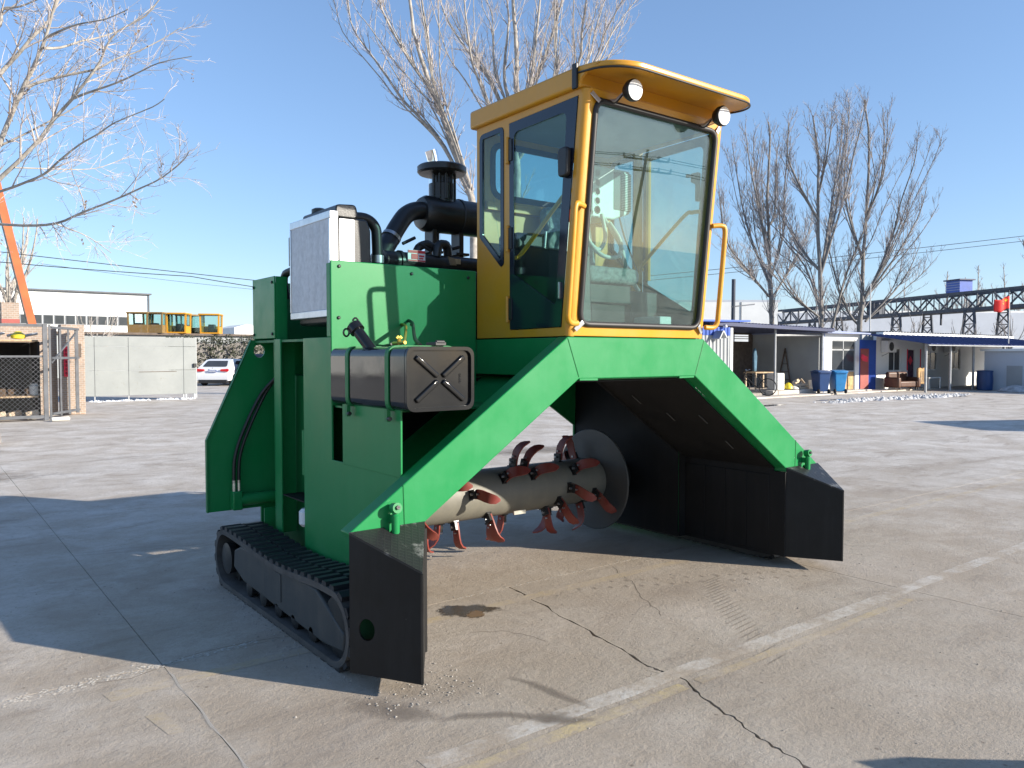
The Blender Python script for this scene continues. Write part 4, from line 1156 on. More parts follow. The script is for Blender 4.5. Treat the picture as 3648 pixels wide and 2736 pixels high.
tag(MB().lathe([(.10, 0), (.13, .02), (.13, .24), (.09, .27), (.09, .30), (.02, .31)], (-1.22, 19.9, .62), (0, 0, 1), 14).build('paint_pail', 'tub_white', smooth=40), 'small pale pail on the cage shelf', 'pail')
tag(MB().lathe([(.05, 0), (.16, .02), (.17, .10), (.05, .20)], (-1.55, 20.0, 2.06), (0, 0, 1), 12).build('yellow_sack', 'yellow_plastic', smooth=50), 'yellow sack lying on the cage roof', 'sack')
tag(MB().lathe([(.04, -.2), (.055, -.18), (.055, .2), (.03, .22)], (-.80, 18.9, .06), (1, .2, 0), 12).build('plastic_bottle', 'tub_white', smooth=50), 'white bottle on the ground before the cage', 'bottle')

# leaning orange crane strut
ob = thing('orange_strut', 'leaning orange steel box beam at the left edge', 'beam', (.38, 30, 0))
MB().bar((0, 0, 0), (-2.28, 0, 11.4), .27, .16, up=(0, 1, 0)).build('beam', 'orange_steel', ob)
MB().bar((-.135, .0, 0), (-2.415, .0, 11.4), .03, .30, up=(0, 1, 0)).build('flange', 'rust_steel', ob)

# white warehouse
wh = thing('warehouse', 'long white warehouse with a band of windows far left', 'warehouse', (0, 78, 0))
MB().box(-45, 14.55, 0, 24, 0, 7.42).build('wall', 'white_wall', wh)
MB().box(-45.3, 14.85, -.3, 24.3, 7.42, 7.54).build('roof', 'dark_roof', wh)
for k in range(12):
    x = 12.75 - k * .875 - .80
    wf = MB().box(x, x + .80, -.06, -.002, 4.42, 5.28).build('window', 'frame_grey', wh)
    MB().box(x + .05, x + .75, -.075, -.062, 4.47, 5.23).build('pane', 'pane_dark', wf)
MB().cyl((14.62, -.08, 0), (14.62, -.08, 7.4), .07, 8).build('downpipe', 'dark_roof', wh)
tag(MB().prism([(33.2, 0), (33.2, 5.6), (35, 6.1), (38, 5.6), (38, 0)], 'y', 110, 118).build('far_shed', 'white_wall'), 'small white gabled shed behind the hedge', 'shed')

# long low store with spare cabs on its roof
sr = thing('store_building', 'low dark store with yellow cabs lined up on its roof', 'building', (0, 60, 0))
MB().box(3, 21, .3, 9, 0, 3.17).build('wall', 'wall_grey', sr)
MB().box(2.7, 21.3, 0, 9.3, 3.17, 3.33).build('roof_slab', 'rust_steel', sr)
def spare_cab(loc, rz, label, mat):
    t = thing('spare_cab', label, 'cab', loc, rz, 'spare cabs on the store roof')
    f = MB()
    for sx in (-1, 1):
        for sy in (-1, 1): f.bar((sx * .66, sy * .60, 0), (sx * .70, sy * .62, 1.45), .11, .11)
    f.box(-.72, .72, -.66, .66, 0, .10); f.box(-.72, .72, .58, .66, .1, .62); f.box(.62, .70, -.6, .6, .1, .55); f.box(-.70, -.62, -.10, .6, .1, .60)
    f.build('frame', mat, t)
    MB().box(-.80, .80, -.82, .72, 1.45, 1.57).build('roof', mat, t, bevel=.03)
    MB().box(-.63, .63, -.625, -.615, .14, 1.42).build('front_glass', 'glass', t)
    for sx in (-1, 1): MB().box(sx * .675 - .005, sx * .675 + .005, -.56, .56, .60, 1.42).build('side_glass', 'glass', t)
    MB().bar((-.69, 0, .1), (-.70, 0, 1.45), .08, .08).build('mid_post', mat, t)
    MB().box(-.25, .25, .0, .5, .1, .75).build('seat', 'black_plastic', t, bevel=.05)
    return t
paint('cab_old', (.22, .13, .03), .5, .3)
for x, y, a, lb, mt in ((10.25, 61.2, 2.6, 'leftmost brownish spare cab on the store roof', 'cab_old'), (11.25, 60.7, 2.5, 'second spare cab from the left on the store roof', 'cab_old'), (12.85, 60.6, -.55, 'yellow spare cab in the middle of the roof row', 'yellow'), (14.15, 62.6, .35, 'spare cab set back behind the others on the store roof', 'cab_old'), (15.3, 60.6, -.50, 'bright yellow spare cab at the right end of the roof row', 'yellow')):
    spare_cab((x, y, 3.33), a, lb, mt)

# hedge
rr = random.Random(31)
hd = thing('hedge', 'dense evergreen hedge behind the parked cars', 'hedge', (0, 0, 0))
for nm, mat, n in (('foliage', 'hedge_leaf', 9000), ('dry_foliage', 'hedge_leaf_dry', 2600)):
    hb_ = MB()
    for k in range(n):
        x = rr.uniform(8.5, 17); col = .5 + .5 * sin(x * 5.3 + 1.2 * sin(x * 2.1))
        z = rr.uniform(.05, 1) ** .8 * (2.55 + .22 * col + rr.uniform(-.12, .22)); y = 46 + rr.uniform(-.75, .9) * (1.0 - .25 * z / 2.8) + .35 * (1 - col)
        c = Vector((x, y, z)); s_ = rr.uniform(.045, .11)
        a = Vector((rr.gauss(0, 1), rr.gauss(0, 1), rr.gauss(0, 1))).normalized(); b = a.orthogonal().normalized()
        hb_.add([c - a * s_, c + b * s_ * .5, c + a * s_, c - b * s_ * .5], [(0, 1, 2, 3)])
    tag(hb_.build(nm, mat, hd, fix=False), kind='stuff')
MB().prism([(8.7, 0), (8.9, 2.2), (10, 2.45), (11.5, 2.25), (13, 2.5), (15, 2.3), (16.8, 2.3), (16.9, 0)], 'y', 45.9, 46.5).build('inner_growth', 'bark_dark', hd)
for k in range(12):
    x = 8.8 + k * .7
    MB().tube([(x, 46.1, 0), (x + rr.uniform(-.1, .1), 46.1, 1.2), (x + rr.uniform(-.2, .2), 46.1, 2.3)], [.05, .035, .01], 5).build('stem', 'bark_dark', hd)

# parked cars seen from behind
def car(loc, rz, label, body, h=1.45, wid=1.78, van=False):
    t = thing('parked_car', label, 'car', loc, rz)
    L = 4.5
    # side profile (y forward from the rear bumper, z)
    pr = [(.05, .28), (.0, .50), (.03, .72), (.10, .95), (.30, 1.0), (.95, h - .06), (1.5, h), (2.3, h - .03), (3.1, 1.0), (4.2, .86), (4.48, .65), (4.5, .30)]
    if van: pr = [(.05, .30), (.0, .55), (.02, .95), (.12, h - .15), (.30, h), (2.4, h), (3.1, 1.12), (4.2, 1.0), (4.5, .75), (4.5, .30)]
    n = len(pr); vv = []; st = []
    for sx in (-1, -.96, .96, 1):
        for (y, z) in pr:
            tp = 1 - .22 * max(0, z - .95) / .5
            zz = z if abs(sx) == .96 else (z - .04 if z > .5 else z + .03)
            vv.append((sx * wid / 2 * tp * (1 if y > .12 else .97), y + (.05 if abs(sx) == 1 and y < .1 else 0), zz))
    ff = []
    for c in range(3):
        for i in range(n):
            j = (i + 1) % n
            ff.append((c*n+i, c*n+j, (c+1)*n+j, (c+1)*n+i))
    ff += [tuple(range(n)), tuple(3 * n + k for k in range(n - 1, -1, -1))]
    MB().add(vv, ff).build('body', body, t, smooth=40)
    if van: rw = [(-.62, h - .62), (.62, h - .62), (.56, h - .18), (-.56, h - .18)]; f_ = lambda u, v, w: (u, .03 + (v - h + .62) * .2 - w, v)
    else: rw = [(-.66, 1.03), (.66, 1.03), (.54, h - .10), (-.54, h - .10)]; f_ = lambda u, v, w: (u, .33 + (v - 1.0) * (.62 / (h - 1.06)) - w - .03, v)
    MB().prism(rnd_poly(rw, .06, 3), 'y', 0, .02, fn=f_).build('rear_window', 'pane_dark', t)
    for s in (-1, 1):
        MB().prism(rnd_poly([(s * .42, .80), (s * .86, .77), (s * .86, .93), (s * .46, .90)], .03, 2), 'y', -.02, .10).build('tail_light', 'tail_red', t)
        MB().box(s * .93 - .09, s * .93 + .09, 2.62, 2.74, .95, 1.07).build('door_mirror', body, t, bevel=.02)
        for y in (.85, 3.65):
            MB().lathe([(.20, -.11), (.32, -.10), (.33, -.06), (.33, .06), (.32, .10), (.20, .11)], (s * (wid / 2 - .12), y, .33), (1, 0, 0), 22).build('wheel', 'tyre', t, smooth=40)
        MB().prism([(1.0, 1.0), (1.35, h - .12), (2.25, h - .10), (2.85, 1.02)], 'x', s * (wid / 2 * .885), s * (wid / 2 * .90)).build('side_window', 'pane_dark', t)
    MB().box(-.22, .22, -.025, .02, .74, .86).build('number_plate', 'plate_blue', t)
    for k in range(7): MB().box(-.19 + k * .056, -.155 + k * .056, -.029, -.026, .765, .835).build('plate_character', 'white_plastic', t)
    MB().box(-.78, .78, .01, .30, .16, .34).build('bumper_skirt', 'black_plastic', t, bevel=.03)
    MB().lathe([(.03, 0), (.03, .015)], (0, .02, .96), (0, -1, 0), 12).build('badge', 'chrome', t)
    return t
hdg = -atan2(.62, .78)
car((9.05, 39.5, 0), hdg, 'white saloon car parked behind the gate leaf, rear lights showing', 'car_white')
car((11.05, 38.9, 0), hdg, 'dark car parked against the hedge beside the white saloon', 'car_dark', 1.72, 1.85, True)
# wires over the left side
def wire(name, label, p, q, sag, r=.018):
    p, q = Vector(p), Vector(q); n = 20
    pts = [p + (q - p) * (k / n) - Vector((0, 0, sag * 4 * (k / n) * (1 - k / n))) for k in range(n + 1)]
    return tag(MB().tube(pts, r, 5).build(name, 'wire'), label, 'wire', name)
wire('overhead_wire', 'upper dark cable crossing the sky at far left', (-6, 45, 7.35), (16, 45, 6.15), .05, .022)
wire('overhead_wire', 'lower dark cable sagging across the sky at far left', (-6, 45, 6.75), (9.5, 45, 6.29), .12, .024)
wire('overhead_wire', 'short cable running down to the hood from the lower left cable', (9.5, 45, 6.29), (18, 45, 5.45), .05, .024)
wire('overhead_wire', 'thin faint cable under the others at far left', (2, 46, 6.6), (16, 46, 5.7), .1, .010)

wp = thing('wire_pole', 'concrete pole carrying the left hand cables behind the machine', 'pole', (17.2, 45.4, 0))
MB().tube([(0, 0, 0), (0, 0, 7.2)], [.14, .09], 10).build('pole', 'kerb_concrete', wp)
MB().bar((-1.4, -.25, 6.1), (1.0, -.25, 5.6), .08, .08).build('cross_arm', 'rust_steel', wp)
# ================================================================== right background
FY = 15.5
def py(x, z, y): k = (FY + 3.5443) / (y + 3.5443); return -3.7602 + (x + 3.7602) * k, 1.655 + (z - 1.655) * k
# grey corrugated shed with blue fascia
ts = thing('tool_shed', 'grey corrugated shed with bright blue fascia beside the cab handrail', 'shed', (0, 14, 0))
for k in range(22):
    x = 15.0 + k * .2
    MB().prism([(x, 0), (x + .02, .035), (x + .07, .035), (x + .09, 0), (x + .19, 0), (x + .19, .06), (x, .06)], 'z', 0, 2.34).build('wall_sheet', 'wall_grey', ts)
    MB().prism([(x, -.01), (x + .02, .02), (x + .07, .02), (x + .09, -.01), (x + .19, -.01), (x + .19, .06), (x, .06)], 'z', 2.345, 2.64).build('fascia_sheet', 'blue_steel', ts)
MB().box(19.40, 19.53, -.03, .10, 0, 2.62).build('corner_post', 'white_wall', ts)
MB().prism([(14.5, 2.74), (14.5, 2.80), (20.1, 2.90), (20.1, 2.84)], 'y', -.35, 3).build('roof', 'blue_steel', ts)
MB().box(15, 19.4, .08, 3, 0, 2.6).build('core', 'wall_grey', ts)
MB().prism([(18.30, 2.22), (18.50, 2.50), (18.56, 2.50), (18.74, 2.26), (18.70, 2.24), (18.53, 2.46), (18.34, 2.20)], 'y', -.40, -.06).build('lamp_hood', 'galv', ts)
MB().lathe([(.05, 0), (.06, .1), (.03, .14)], (19.0, -.03, 2.68), (0, -1, -.2), 10).build('camera_housing', 'white_plastic', ts, smooth=40)

# open-fronted shed
os_ = thing('open_shed', 'open fronted shed with dark interior and grey side wall', 'shed', (0, 0, 0))
MB().prism([(19.6, 2.76), (19.6, 2.90), (28.0, 2.78), (28.0, 2.66)], 'y', FY - .45, 19.3).build('roof', 'blue_deep', os_)
for k in range(40):
    x = 19.7 + k * .21; z = 2.905 - .0145 * (x - 19.6)
    MB().box(x, x + .04, FY - .46, 19.3, z - .005, z + .03).build('roof_rib', 'blue_roof', os_)
MB().box(27.70, 27.80, FY + .1, 19.1, 0, 2.66).build('side_wall', 'wall_grey', os_)
bk = [(19.6, 0), (19.6, 2.75), (27.69, 2.66), (27.69, 0)]
hl = [[(24.0, 2.28), (25.9, 2.28), (25.9, 2.60), (24.0, 2.60)], [(26.0, 2.28), (27.5, 2.28), (27.5, 2.60), (26.0, 2.60)]]
MB().prism(bk, 'y', 19.0, 19.1, holes=hl).build('back_wall', 'rust_steel', os_)
for z in (2.40, 2.50): MB().box(24.0, 27.5, 19.02, 19.06, z, z + .03).build('vent_bar', 'rust_steel', os_)
MB().cyl((24.32, FY, 0), (24.32, FY, 2.70), .05, 10).build('post', 'galv', os_)
MB().cyl((27.70, FY - .05, 0), (27.70, FY - .05, 2.66), .06, 10).build('post', 'galv', os_)
MB().cyl((24.32, FY, 2.46), (27.70, FY, 2.52), .045, 8).build('cross_tube', 'galv', os_)
MB().box(24.22, 27.5, 15.25, 18.9, 0, .21).build('platform', 'kerb_concrete', os_, bevel=.02)
MB().box(23.85, 24.20, 15.25, 15.6, 0, .22).build('platform_block', 'kerb_concrete', os_, bevel=.02)
MB().box(19.6, 23.8, 15.6, 18.9, 0, .12).build('platform_low', 'concrete_base', os_)
tag(MB().prism([(19, 14.4), (36.3, 14.4), (36.3, 15.2), (19, 15.2)], 'z', -.02, .055).build('pavement', 'kerb_concrete', bevel=.02), kind='structure')

# white room with a glazed door
wr = thing('white_room', 'small white office with glazed door and blue corner trim', 'building', (0, 0, 0))
x0, x1 = 27.88, 30.85
dx0, dz0 = py(29.75, 2.35, 16.2); dx1, _ = py(31.78, 2.38, 16.2)
wr_o = [(x0, 0), (x0, 2.60), (x1, 2.60), (x1, 0)]
MB().prism(wr_o, 'y', FY, FY + .12, holes=[[(dx0, .08), (dx0, dz0), (dx1, dz0), (dx1, .08)]]).build('front_wall', 'white_wall', wr)
MB().box(x0, x1, FY + .9, 19.0, 0, 2.60).build('room', 'wall_blue_white', wr)
MB().box(x0 - .05, x0 + .06, FY - .03, FY - .002, 0, 2.60).build('corner_trim', 'frame_blue', wr)
MB().prism([(x0 - .25, 2.601), (x0 - .25, 2.72), (x1 + .35, 2.66), (x1 + .35, 2.601)], 'y', FY - .35, 19.2).build('roof', 'frame_blue', wr)
mz = 1.86
for a, b, c, d in ((dx0, dx0 + .05, .08, dz0), (dx1 - .05, dx1, .08, dz0), (dx0, dx1, dz0 - .05, dz0), (dx0 + .05, dx1 - .05, mz, mz + .06), (dx0 + .05, dx1 - .05, .90, .96), ((dx0 + dx1) / 2 - .03, (dx0 + dx1) / 2 + .03, .08, dz0 - .05)):
    MB().box(a, b, FY + .03, FY + .09, c, d).build('door_frame', 'frame_grey', wr)
xm = (dx0 + dx1) / 2
for a, b, c, d, m in ((dx0 + .05, xm - .03, mz + .06, dz0 - .05, 'pane_dark'), (xm + .03, dx1 - .05, mz + .06, dz0 - .05, 'pane_dark'), (dx0 + .05, xm - .03, .96, mz, 'pane_dark'), (xm + .03, dx1 - .05, .96, mz, 'pane_dark'), (xm + .03, dx1 - .05, .10, .90, 'tan_cloth'), (dx0 + .05, xm - .03, .10, .90, 'wall_blue_white')):
    MB().box(a, b, FY + .05, FY + .07, c, d).build('door_pane', m, wr)
MB().box(dx0 + .38, dx0 + .55, FY + .1, FY + .13, .98, mz - .02).build('curtain', 'tub_white', wr)
MB().box(dx0 - .1, dx1 + .4, FY - .6, FY - .05, 0, .10).build('door_step', 'kerb_concrete', wr, bevel=.02)
tag(MB().prism([(29.6 + .9, 1.58), (30.62, 1.40), (31.0, 1.34), (31.02, 1.58), (30.78, 1.62), (30.55, 1.70)], 'y', FY - .32, FY - .28).build('red_pennant', 'banner_red'), 'small red pennant hanging before the glazed office door', 'flag')

# blue corrugated wall with a red panel
bl = thing('blue_wall', 'blue corrugated wall with a brick red panel next to the office', 'wall', (0, 0, 0))
for k in range(15):
    x = 30.86 + k * .1
    MB().prism([(x, FY + .02), (x + .015, FY - .02), (x + .05, FY - .02), (x + .065, FY + .02), (x + .097, FY + .02), (x + .097, FY + .08), (x, FY + .08)], 'z', 0, 2.35).build('wall_sheet', 'blue_steel', bl)
MB().box(30.90, 31.62, FY - .045, FY - .024, .10, 1.95).build('red_panel', 'brick_red_panel', bl)

# awning building
ab = thing('awning_building', 'low white building with blue awning on thin posts at right', 'building', (0, 0, 0))
X0, X1 = 32.36, 47.0
wins = []
for a, b in ((1280, 1360), (1560, 1640), (1690, 1760)): pass
wl = [(33.55, 34.72), (37.3, 38.5), (40.0, 41.2)]
hs = [[(a, .88), (a, 2.0), (b, 2.0), (b, .88)] for a, b in wl] + [[(35.4, .05), (35.4, 1.92), (36.1, 1.92), (36.1, .05)]]
MB().prism([(X0, 0), (X0, 2.62), (X1, 2.62), (X1, 0)], 'y', FY, FY + .15, holes=hs).build('front_wall', 'white_wall', ab)
MB().box(X0, X1, FY + .7, 19.5, 0, 2.62).build('room', 'wall_grey', ab)
for a, b in wl:
    w = MB()
    for p in ((a, a + .05, .88, 2.0), (b - .05, b, .88, 2.0), (a + .05, b - .05, .88, .93), (a + .05, b - .05, 1.95, 2.0), ((a + b) / 2 - .025, (a + b) / 2 + .025, .93, 1.95)):
        w.box(p[0], p[1], FY + .04, FY + .10, p[2], p[3])
    wo = w.build('window', 'white_plastic', ab)
    for p, q in ((a + .05, (a + b) / 2 - .025), ((a + b) / 2 + .025, b - .05)): MB().box(p, q, FY + .06, FY + .07, .93, 1.95).build('pane', 'pane_dark', wo)
dd = MB().box(35.42, 36.08, FY + .05, FY + .09, .06, 1.90).build('door', 'cloth_dark', ab)
MB().box(35.30, 35.38, FY - .02, FY - .003, .9, 1.95).build('door_couplet', 'banner_red', ab); MB().box(36.65, 36.73, FY - .02, FY - .003, .9, 1.95).build('door_couplet', 'banner_red', ab)
MB().prism([(35.75, 1.60), (35.95, 1.38), (35.75, 1.16), (35.55, 1.38)], 'y', FY + .03, FY + .048).build('door_charm', 'banner_red', dd)
for x in (32.75, 37.0, 39.2):
    u = MB().box(x, x + .82, FY - .36, FY - .02, 1.78, 2.34).build('air_conditioner', 'white_plastic', ab, bevel=.02)
    MB().lathe([(.21, 0), (.21, .012), (.17, .012), (.06, .02)], (x + .33, FY - .36, 2.06), (0, -1, 0), 20).build('fan_grille', 'black_plastic', u, smooth=40)
    MB().bar((x + .1, FY - .02, 1.60), (x + .1, FY - .36, 1.77), .03, .03).build('bracket', 'galv', u)
# awning roof in sheets
for k in range(32):
    x = 30.95 + k * .52
    MB().prism([(x, 0), (x + .03, .03), (x + .07, .03), (x + .10, 0), (x + .515, 0), (x + .515, -.012), (x, -.012)], 'z', 0, 1,
               fn=lambda u, v, w: (u, 12.35 + 3.1 * w, 2.13 + .49 * w + v)).build('awning_sheet', 'blue_roof', ab)
MB().box(32.9, 48, FY - .06, FY + .3, 2.625, 2.74).build('ridge_trim', 'white_wall', ab)
for k in range(52):
    MB().box(33.0 + k * .29, 33.1 + k * .29, FY - .06, 19.4, 2.742, 2.80).build('roof_rib', 'dark_roof', ab)
MB().box(30.9, 47, 12.40, 12.47, 2.06, 2.112).build('eave_beam', 'galv', ab)
for x in (31.8, 34.15, 36.55, 40):
    MB().cyl((x, 12.95, 0), (x, 12.95, 2.20), .055, 10).build('post', 'galv', ab)

# low shaded building at the right edge
lb = thing('low_building', 'low blue grey building in shade at the right edge', 'building', (0, 0, 0))
MB().box(36.9, 44, 2.0, 12.6, 0, 1.84).build('wall', 'wall_blue_white', lb)
MB().box(36.75, 44.2, 1.8, 12.75, 1.84, 1.95).build('roof_edge', 'white_wall', lb)
MB().box(36.86, 36.899, 10.98, 11.62, .02, 1.16).build('hatch', 'wall_grey', lb)
for y in (4.5, 7.5): MB().box(36.87, 36.899, y, y + .05, 0, 1.84).build('wall_joint', 'frame_grey', lb)
MB().bar((36.85, 10.6, .1), (36.85, 10.25, 1.3), .03, .03).build('downpipe', 'galv', lb)
tag(MB().lathe([(.30, 0), (.33, .03), (.35, .45), (.33, .86), (.35, .88), (.35, .93), (.1, .95)], (36.35, 12.35, 0), (0, 0, 1), 20).build('blue_drum', 'bin_dark', smooth=40), 'dark blue drum in the shade by the low building', 'drum')

# wheelie bins
def bin_(loc, rz, mat, label):
    t = thing('wheelie_bin', label, 'bin', loc, rz)
    b = MB(); lo, hi = [(-.20, -.24), (.20, -.24), (.20, .24), (-.20, .24)], [(-.27, -.33), (.27, -.33), (.27, .33), (-.27, .33)]
    b.add([(x, y, .08) for x, y in lo] + [(x, y, .88) for x, y in hi], [(3, 2, 1, 0), (4, 5, 6, 7)] + [(i, (i + 1) % 4, 4 + (i + 1) % 4, 4 + i) for i in range(4)])
    b.build('body', mat, t, bevel=.03)
    MB().prism([(-.31, .88), (-.31, .91), (0, .98), (.31, .94), (.31, .88)], 'x', -.31, .31).build('lid', mat, t, bevel=.02)
    for s in (-1, 1): MB().lathe([(.08, -.03), (.095, -.02), (.095, .02), (.08, .03)], (s * .24, .24, .095), (1, 0, 0), 14).build('wheel', 'tyre', t, smooth=40)
    MB().cyl((-.25, .36, .86), (.25, .36, .86), .02, 8).build('handle', mat, t)
    return t
bin_((27.15, 14.4, .055), 2.6, 'bin_blue', 'sunlit light blue wheelie bin before the white office')
bin_((26.45, 14.75, .055), 2.7, 'bin_dark', 'dark blue wheelie bin by the shed post, half behind the other bin')

# things under the open shed
tb_ = thing('work_table', 'wooden work table at the back of the open shed', 'table', (24.9, 16.7, .21))
MB().box(-.6, .75, -.3, .3, .68, .73).build('top', 'wood', tb_)
for x in (-.55, .68):
    for y in (-.25, .25): MB().box(x, x + .06, y - .03, y + .03, 0, .68).build('leg', 'wood_pale', tb_)
tub = thing('white_tub', 'big white plastic tub standing before the work table', 'tub', (24.75, 15.75, .21))
MB().prism(rnd_poly([(-.26, -.28), (.26, -.28), (.26, .28), (-.26, .28)], .09, 4), 'z', 0, .70).build('body', 'tub_white', tub, bevel=.04, seg=3)
for z in (.2, .4): MB().prism(rnd_poly([(-.268, -.288), (.268, -.288), (.268, .288), (-.268, .288)], .09, 4), 'z', z, z + .03).build('rib', 'tub_white', tub)
tag(MB().lathe([(.12, 0), (.15, .02), (.17, .34), (.175, .36)], (27.15, 15.55, .21), (0, 0, 1), 18).build('bucket', 'white_plastic', smooth=40), 'white bucket on the platform near the shed post', 'bucket')
cr_ = thing('wooden_crate', 'broken pale wooden crate lying on the shed platform', 'crate', (26.2, 15.7, .21))
for i, (p, q) in enumerate((((-.6, -.2, .05), (.55, -.2, .05)), ((-.6, -.2, .18), (.5, -.2, .20)), ((-.55, .2, .08), (.55, .2, .34)), ((-.6, -.2, .30), (.35, .15, .38)), ((.5, -.25, .02), (.62, .2, .40)), ((-.2, -.25, .05), (.25, -.1, .30)))):
    MB().bar(p, q, .03, .10).build('board', 'wood_pale', cr_)
tag(MB().lathe([(.10, 0), (.20, .04), (.19, .14), (.10, .26), (.03, .30)], (25.35, 15.55, .21), (.1, 0, 1), 12).build('yellow_bag', 'yellow_plastic', smooth=60), 'yellow bag beside the white tub in the open shed', 'bag')
tag(MB().lathe([(.10, 0), (.22, .03), (.18, .10), (.05, .16)], (25.55, 15.42, .21), (0, 0, 1), 12).build('cream_sack', 'tub_white', smooth=60), 'cream sack slumped in front of the yellow bag', 'sack')
cl_ = thing('hanging_coat', 'dark purple clothes hanging at the back of the open shed', 'clothes', (23.3, 17.2, 0))
MB().prism([(-.35, .95), (-.40, 1.75), (-.30, 2.0), (.30, 2.0), (.40, 1.7), (.30, .90), (.1, 1.05)], 'y', -.08, .08).build('cloth', 'cloth_dark', cl_, bevel=.05)
MB().box(-.40, .40, -.03, .03, 2.02, 2.10).build('rail', 'white_plastic', cl_)
tag(MB().prism([(-.10, .95), (-.13, 1.7), (-.04, 1.95), (.04, 1.95), (.13, 1.6), (.10, .95)], 'y', 16.9, 17.0, fn=lambda u, v, w: (25.0 + u, w, v)).build('blue_overall', 'cloth_blue', bevel=.04), 'blue overall hanging beside the shed post', 'clothes')
ld = thing('step_ladder', 'dark step ladder leaning on the grey shed wall', 'ladder', (27.3, 17.2, .21))
for p, q in (((.25, -.35, 0), (.3, 0, 1.75)), ((.25, .35, 0), (.3, 0, 1.75))): MB().bar(p, q, .05, .05).build('stile', 'rust_steel', ld)
for k in range(4): MB().bar((.26, -.28 + .07 * k, .35 * (k + 1)), (.26, .28 - .07 * k, .35 * (k + 1)), .03, .03).build('rung', 'rust_steel', ld)
bk_ = thing('bicycle', 'black bicycle parked in front of the open shed', 'bicycle', (22.75, 15.35, .06), .35)
for y in (-.52, .52):
    MB().ring([(0, y + .33 * cos(t), .34 + .33 * sin(t)) for t in [2 * pi * k / 20 for k in range(20)]], .022, 5).build('wheel', 'tyre', bk_)
for p, q in (((0, -.52, .34), (0, -.12, .30)), ((0, -.12, .30), (0, -.22, .82)), ((0, -.52, .34), (0, -.20, .72)), ((0, -.12, .30), (0, .36, .76)), ((0, -.21, .75), (0, .36, .82)), ((0, .52, .34), (0, .34, .98))):
    MB().tube([p, q], .018, 6).build('frame_tube', 'black_plastic', bk_)
MB().tube([(-.28, .26, 1.02), (0, .34, .98), (.28, .26, 1.02)], .014, 6).build('handlebar', 'chrome', bk_)
MB().prism(rnd_poly([(-.09, -.36), (.09, -.36), (.02, -.08), (-.02, -.08)], .03, 2), 'z', .82, .88).build('saddle', 'black_plastic', bk_)
# furniture below the awning
sf = thing('brown_sofa', 'worn brown leather sofa under the awning', 'sofa', (32.9, 14.5, .055), -.15)
MB().box(-.65, .65, -.35, .35, .12, .40).build('seat', 'leather', sf, bevel=.06, seg=3); MB().box(-.70, .70, .22, .42, .12, .82).build('backrest', 'leather', sf, bevel=.08, seg=3)
for s in (-1, 1): MB().box(s * .72 - .11, s * .72 + .11, -.38, .40, .1, .58).build('arm', 'leather', sf, bevel=.07, seg=3)
for x in (-.6, .6): MB().box(x - .03, x + .03, -.3, -.24, 0, .12).build('foot', 'black_plastic', sf)
tc = thing('draped_chair', 'chair draped with a tan quilt in front of the brown sofa', 'chair', (33.75, 14.0, .055), -.2)
MB().prism(rnd_poly([(-.28, .25), (-.30, .98), (-.12, 1.02), (0, .96), (.12, 1.02), (.30, .98), (.28, .25)], .05, 3), 'y', 0, .10).build('quilt', 'tan_cloth', tc, bevel=.03)
MB().box(-.24, .24, .1, .5, .38, .44).build('seat', 'leather', tc)
for x in (-.22, .22):
    for y in (.05, .46): MB().box(x - .02, x + .02, y - .02, y + .02, 0, .40).build('leg', 'black_plastic', tc)
for k in range(3): MB().bar((-.12 + .12 * k, -.012, .35), (-.10 + .10 * k, -.012, .85), .04, .012, up=(0, 1, 0)).build('quilt_stripe', 'wood', tc)
wt = thing('white_table', 'small white table beside the first awning post', 'table', (35.1, 14.3, .055))
MB().box(-.7, .6, -.3, .3, .50, .54).build('top', 'white_plastic', wt)
for x in (-.65, .52):
    for y in (-.27, .22): MB().box(x, x + .05, y, y + .05, 0, .50).build('leg', 'white_plastic', wt)
# snow ridge along the kerb
rr = random.Random(17); sn = MB()
for k in range(420):
    t = rr.random(); x = 21.3 + 10.2 * t; y = 11.35 + .25 * sin(t * 7) + rr.gauss(0, .22) - .2 * t; r = rr.uniform(.03, .12) * (.6 + .7 * sin(pi * t)); m = 6
    sn.add([(x + r * cos(2 * pi * q / m) * rr.uniform(.8, 1.9), y + r * sin(2 * pi * q / m) * rr.uniform(.7, 1.2), .0) for q in range(m)] + [(x, y, r * rr.uniform(.5, 1.1))], [(q, (q + 1) % m, m) for q in range(m)])
tag(sn.build('snow_ridge', 'dirty_snow', fix=False), 'low ridge of dirty old snow in front of the sheds', 'snow', kind='stuff')
sheet('melt_puddle', [blob(23.4, 12.3, 1.6, .35, -.15, 24, 3), blob(18.5, 11.8, 1.5, .35, .1, 24, 5), blob(29, 10.6, 1.6, .3, -.2, 24, 8)], 'meltwater', .005, yard)
tag(MB().lathe([(.3, 0), (.75, .02), (.6, .16), (.25, .26), (.05, .30)], (36.0, 10.9, 0), (0, 0, 1), 14).build('snow_heap', 'dirty_snow', smooth=60), 'small heap of old snow by the low building', 'snow')

